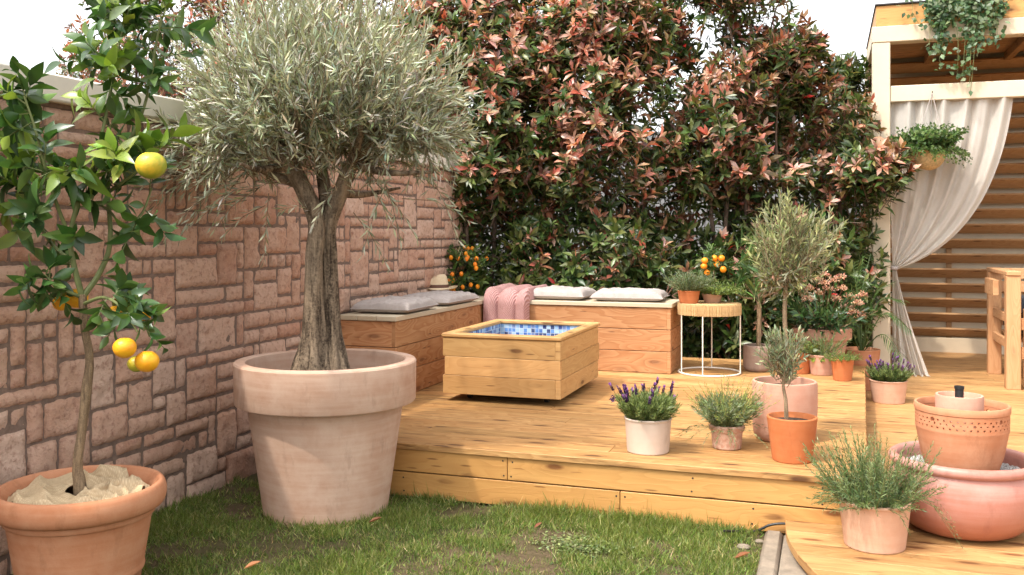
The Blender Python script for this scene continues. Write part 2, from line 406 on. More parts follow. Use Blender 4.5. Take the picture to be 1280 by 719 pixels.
    def build(s, name, mat, parent=None, org=None, smooth=True, auto=None):
        V = np.concatenate(s.V); C3 = np.concatenate(s.Cc)
        base = wloc(parent) if parent is not None else Vector(org if org is not None else (0, 0, 0))
        V = V - np.array(base)
        me = bpy.data.meshes.new(name)
        loops, starts, uvs = [], [], []; c = 0
        for FF, UU, k in ((s.Fq, s.Uq, 4), (s.Ft, s.Ut, 3)):
            if FF:
                f = np.concatenate(FF); u = np.concatenate(UU)
                loops.append(f.ravel()); starts.append(c + np.arange(len(f)) * k); uvs.append(u.reshape(-1, 2)); c += f.size
        loops = np.concatenate(loops); starts = np.concatenate(starts); uvs = np.concatenate(uvs)
        me.vertices.add(len(V)); me.vertices.foreach_set('co', V.ravel().astype(np.float32))
        me.loops.add(len(loops)); me.loops.foreach_set('vertex_index', loops.astype(np.int32))
        me.polygons.add(len(starts)); me.polygons.foreach_set('loop_start', starts.astype(np.int32))
        me.uv_layers.new(name='UVMap').data.foreach_set('uv', uvs.ravel().astype(np.float32))
        if s.col:
            a = me.color_attributes.new('Col', 'FLOAT_COLOR', 'POINT')
            a.data.foreach_set('color', np.hstack([C3, np.ones((len(C3), 1))]).ravel().astype(np.float32))
        me.polygons.foreach_set('use_smooth', np.full(len(starts), smooth))
        me.update(calc_edges=True); me.validate()
        if auto and smooth: me.set_sharp_from_angle(angle=math.radians(auto))
        me.materials.append(mat)
        o = bpy.data.objects.new(name, me); C.objects.link(o)
        if parent is not None: o.parent = parent
        else: o.location = base
        return o
def obj(name, mb, mat, parent=None, org=None, smooth=True, auto=40): return mb.build(name, mat, parent, org, smooth, auto)

def unit(a): return a / (np.linalg.norm(a, axis=-1, keepdims=True) + 1e-9)
def rand_dirs(n): return unit(rng.normal(size=(n, 3)))
def pal(n, cols, jit=.15, w=None):
    cols = np.array(cols); i = rng.choice(len(cols), n, p=w)
    return np.clip(cols[i] * (1 + jit * rng.normal(size=(n, 1))) * (1 + jit * .4 * rng.normal(size=(n, 3))), .003, 1)

def leaves(mb, B, D, N, L, W, col, rows=3, mid=True, bend=.15, fold=.25, shape=.45, tipc=None):
    """B base, D direction, N upper-face normal; L, W arrays; one flat-coloured blade each"""
    n = len(B)
    if n == 0: return
    D = unit(D); N = unit(N - D * (N * D).sum(-1, keepdims=True)); S = np.cross(D, N)
    L = np.broadcast_to(np.asarray(L, float), (n,)); W = np.broadcast_to(np.asarray(W, float), (n,))
    bend = np.broadcast_to(np.asarray(bend, float), (n,))
    t = np.linspace(0, 1, rows); w = np.clip(np.sin(np.pi * t ** (math.log(.5) / math.log(shape))), .06, 1)
    w[-1] = .03
    ctr = B[:, None] + D[:, None] * (L[:, None] * t)[..., None] - N[:, None] * (L[:, None] * bend[:, None] * t ** 2)[..., None]
    sd = S[:, None] * (W[:, None] / 2 * w)[..., None]; up = N[:, None] * (W[:, None] / 2 * w * fold)[..., None]
    if mid:
        V = np.stack([ctr - sd + up, ctr, ctr + sd + up], 2); k = 3
    else:
        V = np.stack([ctr - sd, ctr + sd], 2); k = 2
    V = V.reshape(n, rows * k, 3)
    f = []
    for r in range(rows - 1):
        for c in range(k - 1): f.append([r * k + c, r * k + c + 1, (r + 1) * k + c + 1, (r + 1) * k + c])
    F = np.array(f)[None] + (np.arange(n) * rows * k)[:, None, None]
    mb.add(V.reshape(-1, 3), F.reshape(-1, 4), None, np.repeat(col, rows * k, 0))

def shoots(mbl, mbt, P0, D, L, droop, nl, ll, lw, ang, colf, r0=.003, r1=.0012, t0=.12, rows=3, mid=True, bend=.15,
           fold=.25, shape=.45, pairs=False, twigcol=None, taper=.35, tipup=0.0):
    """twigs with leaves set along them; colf(t, shoot index) gives the leaf colours"""
    n = len(P0); D = unit(D); L = np.broadcast_to(np.asarray(L, float), (n,))
    A = D * L[:, None]; Q = np.array([0, 0, -1.0])[None] * (L * droop)[:, None] if np.ndim(droop) <= 1 else droop * L[:, None]
    t = np.linspace(t0, 1, nl)
    tt = np.clip(t[None] + rng.normal(size=(n, nl)) * .25 / nl, .02, 1)
    Pp = P0[:, None] + A[:, None] * tt[..., None] + Q[:, None] * (tt ** 2)[..., None]
    T = unit(A[:, None] + 2 * Q[:, None] * tt[..., None])
    ref = unit(rng.normal(size=(n, 3))); U = unit(np.cross(T, ref[:, None])); Wv = np.cross(T, U)
    kk = np.arange(nl)
    ph = (kk * math.pi + (kk // 2) * math.pi / 2)[None] if pairs else (kk * 2.39996)[None]
    ph = ph + rng.normal(size=(n, nl)) * .35 + rng.uniform(0, 6.28, (n, 1))
    R = U * np.cos(ph)[..., None] + Wv * np.sin(ph)[..., None]
    a = ang + rng.normal(size=(n, nl)) * .18 - tt * ang * .35
    LD = T * np.cos(a)[..., None] + R * np.sin(a)[..., None]
    LD[..., 2] += tipup
    LD = unit(LD)
    Nn = T - LD * (T * LD).sum(-1, keepdims=True) + R * .0
    Nn = unit(Nn) + rng.normal(size=Nn.shape) * .22
    sz = (1 - taper * np.abs(tt - .55) * 1.6) * (1 + .18 * rng.normal(size=tt.shape)); sz = np.clip(sz, .35, 1.5)
    col = colf(tt.ravel(), np.repeat(np.arange(n), nl))
    leaves(mbl, Pp.reshape(-1, 3), LD.reshape(-1, 3), Nn.reshape(-1, 3), (ll * sz).ravel(), (lw * sz).ravel(), col, rows, mid,
           bend * (1 + .6 * rng.normal(size=n * nl)), fold, shape)
    if mbt is not None:
        ts = np.array([0, .5, 1.0]); C0 = P0[:, None] + A[:, None] * ts[None, :, None] + Q[:, None] * (ts ** 2)[None, :, None]
        u = unit(np.cross(D, ref)); v = np.cross(D, u); th = np.array([0, 2.094, 4.189])
        rr = np.array([r0, (r0 + r1) / 2, r1])
        V = C0[:, :, None] + rr[None, :, None, None] * (np.cos(th)[None, None, :, None] * u[:, None, None] + np.sin(th)[None, None, :, None] * v[:, None, None])
        f = [[r * 3 + j, r * 3 + (j + 1) % 3, r * 3 + 3 + (j + 1) % 3, r * 3 + 3 + j] for r in range(2) for j in range(3)]
        Ff = np.array(f)[None] + (np.arange(n) * 9)[:, None, None]
        mbt.add(V.reshape(-1, 3), Ff.reshape(-1, 4), None, twigcol)
    return P0 + A + Q, T[:, -1]

def spline(pts, n=24):
    P = np.array([tuple(p) for p in pts], float); m = len(P)
    P = np.vstack([2 * P[0] - P[1], P, 2 * P[-1] - P[-2]]); out = []
    for x in np.linspace(0, m - 1 - 1e-6, n):
        i = int(x); t = x - i; a, b, c, d = P[i:i + 4]
        out.append(.5 * (2 * b + (c - a) * t + (2 * a - 5 * b + 4 * c - d) * t * t + (3 * b - a - 3 * c + d) * t ** 3))
    return np.array(out)
# ------------------------------------------------------------------ the setting
ZD, ZL, WX, YF = .262, .07, -2.83, 4.0
g = MB(); g.grid(np.array([[[x, y, 0] for y in (-60, -5, 0, 4, 12, 120)] for x in (-90, -6, -2, 2, 6, 90)], float))
tag(obj('ground', g, M['ground']), kind='structure')

# stone wall: random ashlar, every stone a rough cushion-edged block
def stone_wall():
    u = .0758; y0, rows, cols = .3, 23, 92
    occ = np.zeros((rows, cols), bool); blocks = []
    sizes = [(2, 1), (3, 1), (4, 1), (2, 2), (1, 1), (3, 2), (1, 2), (2, 3), (5, 1), (4, 2), (3, 3)]
    wts = [20, 18, 7, 13, 12, 10, 5, 3, 4, 4, 2]
    for r in range(rows):
        for c in range(cols):
            if occ[r, c]: continue
            opts = [(k, w) for k, w in zip(sizes, wts) if r + k[1] <= rows and c + k[0] <= cols and not occ[r:r + k[1], c:c + k[0]].any()]
            (w, h), _ = random.choices(opts, [q[1] for q in opts])[0]
            occ[r:r + h, c:c + w] = True; blocks.append((r, c, w, h))
    mb = MB(); gap = .0028
    jy = np.cumsum(rng.normal(size=cols + 1) * .0) + np.arange(cols + 1) * u + rng.uniform(-.013, .013, cols + 1)
    jz = np.arange(rows + 1) * u + rng.uniform(-.009, .009, rows + 1); jz[0] = -.03; jz[-1] = rows * u
    for r, c, w, h in blocks:
        ya, yb, za, zb = y0 + jy[c] + gap, y0 + jy[c + w] - gap, jz[r] + gap, jz[r + h] - gap
        dd = .0135 if yb > 2.4 else .04
        nu, nv = max(4, int((yb - ya) / dd)), max(4, int((zb - za) / dd))
        ss = lambda n: .5 - .5 * np.cos(np.linspace(0, np.pi, n + 1)) * (.82 + .18 * np.abs(np.cos(np.linspace(0, np.pi, n + 1))))
        Y, Z = np.meshgrid(ya + (yb - ya) * ss(nu), za + (zb - za) * ss(nv), indexing='ij')
        e = np.minimum(np.minimum(Y - ya, yb - Y), np.minimum(Z - za, zb - Z))
        X = np.empty_like(Y); s0 = random.uniform(0, 50); base = random.uniform(-.006, .006)
        ty, tz = random.uniform(-.03, .03), random.uniform(-.03, .03)
        for i in range(Y.shape[0]):
            for j in range(Y.shape[1]):
                p = Vector((s0, Y[i, j], Z[i, j]))
                q = noise.noise(p * 14) * .009 + noise.noise(p * 40) * .007 + noise.noise(p * 90) * .003
                X[i, j] = q
        rnd = 1 - np.exp(-np.maximum(e + .0015 * np.sin(Y * 90 + s0) + .0015 * np.sin(Z * 110 + s0), 0) / .0065)
        X = WX - .022 + rnd * (.022 + base + X + ty * (Y - ya - .1) + tz * (Z - za - .06))
        wig = (1 - np.clip(e / .02, 0, 1)) * .0
        mb.grid(np.stack([X, Y + wig, Z], -1))
    W = thing('stone_wall', 'long pinkish garden wall of rough square cut stones with a pale coping', 'wall', (WX, 3.5, 0))
    obj('stonework', mb, M['stone'], W, auto=75)
    b = MB(); b.box((WX - .22, y0 - .05, -.2), (WX - .0125, y0 + cols * u + .02, rows * u - .002), 1, 0); obj('mortar_core', b, M['mortar'], W)
    b = MB(); y = y0 - .1
    while y < y0 + cols * u + .05:
        y2 = min(y + 1.25, y0 + cols * u + .06); b.box((WX - .27, y, rows * u + .012), (WX + .035, y2 - .003, rows * u + .118), 1, .008); y = y2
    obj('coping', b, M['coping'], W)
    b = MB(); b.box((WX - .2, y0, rows * u - .004), (WX - .006, y0 + cols * u, rows * u + .014), 1, 0); obj('mortar_bed', b, M['mortar'], W)
stone_wall()

def screws(mb, pts, nrm=1, r=.0042):
    for x, y, z, ax in pts:
        a = np.linspace(0, 2 * np.pi, 9)[:-1]
        if ax == 'y': V = np.stack([x + r * np.cos(a), np.full(8, y), z + r * np.sin(a)], -1)
        else: V = np.stack([x + r * np.cos(a), y + r * np.sin(a), np.full(8, z)], -1)
        c = V.mean(0, keepdims=True); V = np.vstack([V, c]); i = np.arange(8)
        F = np.stack([i, (i + 1) % 8, np.full(8, 8)], -1)
        mb.add(V, F)

# raised deck
D = thing('raised_deck', 'raised honey coloured timber deck with board sides beside the lawn', 'deck', (-1.3, YF, 0))
xr = lambda y: .143 + (.263 - .143) * (y - 4.0) / 3.685
mb = MB(); y = YF - .008; first = True; xw = WX + .25
while y < 7.45:
    w = .1385; x = xw if y < 4.85 else WX + .015; e = xr(y + w / 2) + .006
    cuts = sorted(random.uniform(x + .6, e - .5) for _ in range(random.choice((0, 1, 1))))
    if first: cuts = []
    first = False
    for a, b in zip([x] + cuts, cuts + [e]): mb.box((a + .0006, y, ZD - .028), (b - .0006, y + w, ZD), 0, .0022)
    y += w + .0020
YB_D = y
obj('deck_boards', mb, M['deck'], D, auto=20)
b = MB(); xj = G(630, 600, .18).x; xj2 = G(767, 640, .05).x
XR = .137
for (z0, z1, xjj) in ((.130, .2325, -1.38), (.012, .124, -.86)):
    b.box((xw, YF + .004, z0), (xjj - .0015, YF + .03, z1), 0, .002); b.box((xjj + .0015, YF + .004, z0), (XR, YF + .03, z1), 0, .002)
    b.box((xr(4.03) - .028, YF + .032, z0), (xr(4.03), YB_D - .01, z1), 1, .002)
obj('skirt_boards', b, M['skirt'], D, auto=20)
b = MB(); b.box((xw + .02, YF + .05, .0), (.08, YB_D - .03, .225), 0, 0); obj('deck_frame', b, M['roof_felt'], D)
sc = MB(); pts = []
for xx, zz in [(x, z) for x in (-2.2, -1.40, -1.36, -.55, -.02) for z in (.15, .212)] + [(x, z) for x in (-1.9, -.88, -.84, -.3, .05) for z in (.035, .1)]:
    pts.append((xx + random.uniform(-.006, .006), YF + .0032, zz + random.uniform(-.005, .005), 'y'))
for q in pts: sc = MB(); screws(sc, [q]); obj('screw', sc, M['black'], D)

# lower deck with the rounded corner
L = thing('lower_deck', 'low timber deck with rounded front corner running back under the pergola', 'deck', (1.5, 5.5, 0))
def xl(y):
    if y < 4.0:
        q = 1.45 ** 2 - (4.0 - y) ** 2
        return 1.285 - math.sqrt(max(q, 0))
    return xr(y) + .004 if y < 7.4 else -.2
def prism(mb, pts, z0, z1, L=0):
    bm = bmesh.new(); lo = [bm.verts.new((x, y, z0)) for x, y in pts]; hi = [bm.verts.new((x, y, z1)) for x, y in pts]
    bm.faces.new(hi); bm.faces.new(lo[::-1])
    for i in range(len(pts)): j = (i + 1) % len(pts); bm.faces.new((lo[i], lo[j], hi[j], hi[i]))
    bmesh.ops.recalc_face_normals(bm, faces=bm.faces)
    bmesh.ops.bevel(bm, geom=[e for e in bm.edges if abs(e.verts[0].co.z - e.verts[1].co.z) < 1e-6 and e.verts[0].co.z > z0 + 1e-5], offset=.0018, segments=1, affect='EDGES')
    mb.bm(bm, L)
mb = MB(); under = MB(); y = 4.0 - .1384 * 10
while y < 10.3:
    y2 = y + .1384
    ys = np.linspace(y, y2 - .0014, 6)
    lft = [(xl(q if q < 3.9995 or y >= 4 else 3.999) + .0, q) for q in ys]
    if y >= 3.99: lft = [(xl(y + .07), y), (xl(y + .07), y2 - .0014)]
    if y > 2.56:
        e = 4.6; cut = random.uniform(1.2, 3.4)
        prism(mb, [(cut - .001, ys[0])] + lft + [(cut - .001, ys[-1])], ZL - .03, ZL)
        mb.box((cut + .001, ys[0], ZL - .03), (e, ys[-1], ZL), 0, .0018)
    y = y2
obj('floor_boards', mb, M['low_deck'], L, auto=20)
th = np.linspace(math.pi, 1.5 * math.pi, 40)
for z0, z1, r in ((-.02, ZL - .032, 1.43),):
    P = np.array([[[1.285 + q * math.cos(t), 4.0 + q * math.sin(t), z] for (q, z) in ((r, z0), (r, z1), (r - .03, z1))] for t in th])
    uv = np.array([[[t * r, k * .05] for k in range(3)] for t in th]); under.grid(P, uv)
obj('curved_skirt', under, M['low_deck'], L)

# kerb and paving
b = MB()
kx = G(967, 690, .0).x
for i in range(3): b.box((-.245, 2.9 - 1.0 * i + .003 + .09, -.1), (-.175, 3.9 - 1.0 * i - .003 + .09, .028), 1, .012)
tag(obj('kerb', b, M['concrete'], None, (-.21, 3.5, 0)), kind='structure')
b = MB()
for i in range(4): b.box((-.172, 3.99 - .5 * (i + 1) + .004, -.05), (.24, 3.99 - .5 * i - .004, .014), 0, .005)
tag(obj('pavement', b, M['concrete'], None, (0, 3.5, 0)), kind='structure')

# pergola
YP, YBK = 8.39, 10.16
PG = thing('pergola', 'cream painted timber pergola with wooden roof edge and slatted back wall', 'pergola', (2.2, 9.2, ZL))
zt0, zt1 = on_y(1100, 53.3, YP).z, on_y(1100, 33.2, YP).z
zr0, zr1 = on_y(1113, 127.5, YP).z, on_y(1113, 107.3, YP).z
zf = on_y(1098, 9, YP + .05).z
px0, px1 = on_y(1090.5, 240, YP).x, on_y(1113, 240, YP).x
for (xa, ya) in ((px0, YP), (4.1, YP), (px0, YBK - .12), (4.1, YBK - .12)):
    b = MB(); b.box((xa, ya, ZL), (xa + px1 - px0, ya + .13, zt0 - .002), 2, .006); obj('post', b, M['cream'], PG, auto=20)
b = MB(); b.box((px0 - .004, YP - .004, zt0), (4.4, YP + .13, zt1), 0, .006); obj('front_beam', b, M['cream'], PG, auto=20)
b = MB(); b.box((px1 + .002, YP + .01, zr0), (4.1, YP + .1, zr1), 0, .006); obj('cross_rail', b, M['cream'], PG, auto=20)
b = MB(); b.box((px0 + .03, YP + .012, zt1 + .002), (4.4, YP + .045, zf), 0, .004); obj('fascia_board', b, M['fascia'], PG, auto=20)
b = MB(); b.box((px0 + .03, YP + .047, zt1 + .002), (px0 + .065, YBK + .115, zf), 1, .004); obj('fascia_board', b, M['fascia'], PG, auto=20)
b = MB(); b.box((px0 + .02, YP - .004, zf + .002), (4.42, YBK + .2, zf + .016), 0, .003); obj('roof', b, M['roof_felt'], PG)
b = MB()
for i in range(14): b.box((px0 + .08, YP + .06 + i * .122, zt1 + .03), (4.35, YP + .06 + i * .122 + .118, zt1 + .05), 0, .002)
obj('ceiling_boards', b, M['slat'], PG, auto=20)
for xx in np.arange(px0 + .55, 4.2, .72):
    b = MB(); b.box((xx, YP + .14, zt1 - .05), (xx + .06, YBK - .01, zt1 + .028), 1, .003); obj('rafter', b, M['slat'], PG, auto=20)
b = MB(); b.box((px0 - .002, YP + .132, zt0), (px0 + .09, YBK - .13, zt1 - .004), 1, .004); obj('side_beam', b, M['cream'], PG, auto=20)
b = MB(); b.box((px0 + .1, YBK - .03, ZL), (4.1, YBK, ZL + .145), 0, .003); obj('baseboard', b, M['cream'], PG, auto=20)
zz = ZL + .20
while zz < zt0 + .2:
    b = MB(); b.box((px0 + .09, YBK - .06, zz - .012), (4.1, YBK + .06, zz + .012), 0, .002, Matrix.Rotation(math.radians(-44), 4, 'X')); obj('slat', b, M['slat'], PG, auto=20)
    zz += .147
for xx in (1.12, 2.2, 3.2):
    b = MB(); b.box((xx, YBK + .06, ZL), (xx + .05, YBK + .1, zt0), 2, .003); obj('slat_support', b, M['slat'], PG, auto=20)
b = MB(); b.box((px0 + .02, YBK + .12, ZL), (4.4, YBK + .15, zf - .004), 0, .003); obj('back_panel', b, M['cream'], PG)
b = MB(); b.box((-6.5, YBK + .75, -.1), (9.5, YBK + .95, 2.45), 0, .01)
t = obj('garden_wall', b, M['render'], None, (1.5, YBK + .8, 0)); tag(t, 'pale grey plain wall behind the pergola and the red hedge', 'wall')

# ------------------------------------------------------------------ benches
def bench(name, label, x0, x1, y0, y1, faces, capdir):
    z0, z1 = ZD + .001, .7265; B = thing(name, label, 'bench', ((x0 + x1) / 2, (y0 + y1) / 2, ZD))
    h = (z1 - z0) / 3; t = .026
    b = MB()
    for k in range(3):
        za, zb = z0 + k * h + .002, z0 + (k + 1) * h - .002; odd = k % 2
        if 's' in faces: b.box((x0, y0, za), (x1 - (0 if odd else t), y0 + t, zb), 0, .002)      # front end
        if 'e' in faces: b.box((x1 - t, y0 + (t if odd else 0), za), (x1, y1, zb), 1, .002)
        if 'n' in faces: b.box((x0, y1 - t, za), (x1 - t - .001, y1, zb), 0, .002)
    obj('side_boards', b, M['larch'], B, auto=20)
    b = MB(); b.box((x0 + .03, y0 + .035, z0), (x1 - .035, y1 - .03, z1 - .005), 0, 0); obj('inner_box', b, M['roof_felt'], B)
    b = MB(); n = 3
    if capdir == 1:
        w = (x1 - x0 + .012) / n
        for k in range(n): b.box((x0 + k * w + .0012, y0 - .012, z1 + .0015), (x0 + (k + 1) * w - .0012, y1 + .01, z1 + .031), 1, .003)
    else:
        w = (y1 - y0 + .012) / n
        for k in range(n): b.box((x0 + .016, y0 - .012 + k * w + .0012, z1 + .0015), (x1 + .012, y0 - .012 + (k + 1) * w - .0012, z1 + .031), 0, .003)
    obj('seat_boards', b, M['cap'], B, auto=20)
    return B
ZS = .7585
bench('storage_bench', 'long wooden box bench with cream top against the stone wall', WX + .02, -2.428, 5.01, 7.03, 'se', 1)
bench('storage_bench', 'wooden box bench with cream top standing along the red hedge', -2.424, -1.045, 6.548, 7.03, 'sen', 0)

# mosaic lined tub on castors
def tub():
    x0, x1, y0, y1, z0, z1 = -2.156, -1.435, 5.085, 6.03, ZD + .045, .637
    T = thing('water_tub', 'low wooden water tub lined with blue mosaic tiles on the raised deck', 'tub', ((x0 + x1) / 2, (y0 + y1) / 2, ZD))
    h = (z1 - z0) / 3; t = .03; b = MB()
    for k in range(3):
        za, zb = z0 + k * h + .0008, z0 + (k + 1) * h - .0008; o = k % 2
        for ya in (y0, y1 - t): b.box((x0 + (.012 if o else 0), ya + (0 if not o else 0), za), (x1 - (0 if o else t), ya + t, zb), 0, .0022)
        b.box((x1 - t - .0, y0 + (t if o else 0) + (.001 if o else .0), za), (x1 + .0012, y1 - (0 if o else t) - .001, zb), 1, .0022)
        b.box((x0 + (.012 if o else -.0012), y0 + t + .001, za), (x0 + t, y1 - t - .001, zb), 1, .0022)
    obj('side_boards', b, M['tub'], T, auto=20)
    b = MB(); w = .058; q = .007
    zr = (z1 + .0015, z1 + .026)
    b.box((x0 - q, y0 - q, zr[0]), (x1 + q, y0 + w, zr[1]), 0, .006); b.box((x0 - q, y1 - w, zr[0]), (x1 + q, y1 + q, zr[1]), 0, .006)
    b.box((x0 - q, y0 + w + .001, zr[0]), (x0 + w, y1 - w - .001, zr[1]), 1, .006); b.box((x1 - w, y0 + w + .001, zr[0]), (x1 + q, y1 - w - .001, zr[1]), 1, .006)
    obj('rim', b, M['tub'], T, auto=20)
    i0, i1, j0, j1, zb = x0 + .045, x1 - .045, y0 + .045, y1 - .045, z1 - .24
    g = MB(); P = .0272; tl = MB()
    for a, c in (((i0 - .014, j0 - .014, zb - .02), (i0, j1 + .014, z1)), ((i1, j0 - .014, zb - .02), (i1 + .014, j1 + .014, z1)), ((i0, j0 - .014, zb - .02), (i1, j0, z1)), ((i0, j1, zb - .02), (i1, j1 + .014, z1)), ((i0 - .001, j0 - .001, zb - .021), (i1 + .001, j1 + .001, zb - .001))):
        g.box(a, c, 0, 0)
    obj('lining', g, M['grout'], T)
    e = .0016; s = P - .0034
    def tiles(o, ua, va, nu, nv, nr):
        o, ua, va, nr = (np.array(k, float) for k in (o, ua, va, nr))
        for a in range(nu):
            for c in range(nv):
                p = o + ua * (a * P + .002) + va * (c * P + .002) + nr * e
                V = [p, p + ua * s, p + ua * s + va * s, p + va * s]
                tl.add(V, [[0, 1, 2, 3]])
    nx, ny, nz = int((i1 - i0) / P), int((j1 - j0) / P), int((z1 - zb) / P)
    tiles((i0, j1, z1 - nz * P), (1, 0, 0), (0, 0, 1), nx, nz, (0, -1, 0)); tiles((i0, j0, z1 - nz * P), (1, 0, 0), (0, 0, 1), nx, nz, (0, 1, 0))
    tiles((i0, j0, z1 - nz * P), (0, 1, 0), (0, 0, 1), ny, nz, (1, 0, 0)); tiles((i1, j0, z1 - nz * P), (0, 1, 0), (0, 0, 1), ny, nz, (-1, 0, 0))
    tiles((i0, j0, zb), (1, 0, 0), (0, 1, 0), nx, ny, (0, 0, 1))
    obj('mosaic_tiles', tl, M['tile'], T, smooth=False)
    for xx in (x0 + .12, x1 - .12):
        for yy in (y0 + .14, y1 - .12):
            b = MB(); c = Vector((xx, yy, ZD + .0225)); b.tube([c - Vector((.012, 0, 0)), c + Vector((.012, 0, 0))], .022, 16); b.box((xx - .02, yy - .02, ZD + .034), (xx + .02, yy + .02, z0 - .001), 0, .002); obj('castor', b, M['black'], T)
    b = MB(); b.box((x0 + .032, y0 + .032, z0 - .001), (x1 - .032, y1 - .032, z0 + .02), 0, 0); obj('base_panel', b, M['roof_felt'], T)
tub()
# ------------------------------------------------------------------ lawn
def lawn():
    mb = MB(); n = 290000
    y = 4.02 - 3.3 * rng.random(n) ** 1.25; x = WX + .0 + rng.random(n) * 2.75
    spots = [(G(338, 684), .17, .09), (G(740, 695), .22, .055), (G(312, 704), .1, .05), (G(932, 688), .07, .1), (G(610, 712), .12, .04), (G(690, 676), .1, .03), (G(840, 712), .1, .035), (G(960, 672), .08, .07), (G(470, 690), .1, .03)]
    dens = np.ones(n)
    for p, a, b in spots:
        q = ((x - p.x) / a) ** 2 + ((y - p.y) / b) ** 2; dens *= 1 - .96 * np.exp(-q * 1.1)
    cl = np.array([noise.noise(Vector((a * 3.2, b * 3.2, 0))) + .6 * noise.noise(Vector((a * 9, b * 9, 3))) for a, b in zip(x, y)])
    dens *= np.clip(.62 + 1.25 * cl, .06, 1)
    pot = ((x - PB.x) ** 2 + (y - PB.y) ** 2) < .255 ** 2
    keep = (rng.random(n) < dens) & (x < -.25) & (y < 4.01) & ~pot; x, y, cl = x[keep], y[keep], cl[keep]; n = len(x)
    L = (.018 + .022 * rng.random(n) ** 1.6) * (1 + .45 * np.clip(cl, -.6, .8))
    L *= np.where(y > 3.93, 1.55, 1) * np.where(rng.random(n) < .03, 1.7, 1) * np.where((x - PB.x) ** 2 + (y - PB.y) ** 2 < .31 ** 2, 1.35, 1)
    d = unit(np.stack([rng.normal(size=n) * .62, rng.normal(size=n) * .62, np.ones(n)], -1))
    col = pal(n, [(.09, .155, .030), (.14, .21, .046), (.19, .245, .07), (.25, .27, .095), (.42, .37, .20)], .18, [.22, .28, .24, .16, .10])
    yel = np.clip(cl * 1.1, 0, .6)[:, None]; col = col * (1 - yel * .5) + np.array([.17, .19, .035]) * yel * .5
    leaves(mb, np.stack([x, y, np.full(n, -.002)], -1), d, rand_dirs(n), L, .0024 + .002 * rng.random(n), col, 3, False, .45, 0, .3)
    o = mb.build('lawn_grass', M['grass'], None, (-1.5, 3, 0)); tag(o, 'short patchy green lawn in front of the raised deck', 'grass', kind='stuff')
    m2 = MB(); m = 900
    a = rng.random(m) * 6.28; p = G(725, 684)
    B = np.stack([p.x + .075 * rng.normal(size=m), p.y + .045 * rng.normal(size=m), .006 + .012 * rng.random(m)], -1)
    leaves(m2, B, np.stack([np.cos(a), np.sin(a), .35 + .3 * rng.random(m)], -1), np.tile(UP, (m, 1)) + .3 * rng.normal(size=(m, 3)), .017, .009, pal(m, [(.16, .2, .08), (.22, .26, .12)], .2), 3, False, .3, 0)
    tag(m2.build('low_weed', M['leaf'], None, p), 'low pale green weed patch growing in the middle of the lawn', 'weed')

def place(px, yb, z, rb=0):
    yc = yb - rb * (yb - Y_H) / F_PX; p = G(px, yc, z); return p, depth_of(p) / F_PX
PB, PK = place(408, 661, 0, 75)
lawn()

# dry leaves, stones and the hose
def dry_leaf(px, py, z, size, rot, col, label):
    p = G(px, py, z); m = MB(); n = 1
    a = np.array([[math.cos(rot), math.sin(rot), .12]])
    leaves(m, np.array([[0., 0, 0]]) + np.array(p), a, np.array([[.15, -.1, 1.]]), size, size * .42, np.array([col]), 8, True, -.30, .9)
    tag(m.build('dry_leaf', M['dry_leaf'], None, p), label, 'leaf', 'dry leaves on the lawn')
dry_leaf(305, 711, .028, .062, .5, (.42, .19, .10), 'curled reddish dry leaf on bare soil nearest the big pale pot front')
dry_leaf(461, 653, .03, .06, .2, (.24, .11, .07), 'brown dry leaf lying at the foot of the big pale terracotta pot')
dry_leaf(918, 698, .022, .062, .25, (.22, .085, .04), 'rusty dry leaf lying on the lawn near the concrete kerb')
dry_leaf(668, 660, .032, .04, 1.0, (.2, .08, .05), 'small dark dry leaf in grass below the deck side')
for px, py, r, lb in ((929, 684, .02, 'small grey stone in the bare patch by the kerb'), (949, 677, .014, 'smaller pale stone behind the grey stone near the kerb')):
    p = G(px, py, .006); m = MB(); m.lathe([(0, -.6 * r), (.7 * r, -.5 * r), (r, 0), (.75 * r, .5 * r), (0, .68 * r)], p, 14, 1.25, .9, wob=.12); tag(obj('stone', m, M['concrete'], None, p), lb, 'stone')
m = MB(); m.tube(spline([P3(905, 664, 4.02 * CY), P3(938, 664.5, 3.88), P3(950, 662, 3.86), P3(962, 656.5, 3.845), P3(978, 654.5, 3.83), P3(990, 656.5, 3.82)], 30), .0052, 8)
tag(obj('hose', m, M['black'], None, G(960, 660, .02)), 'thin black hose along the foot of the deck side', 'hose')

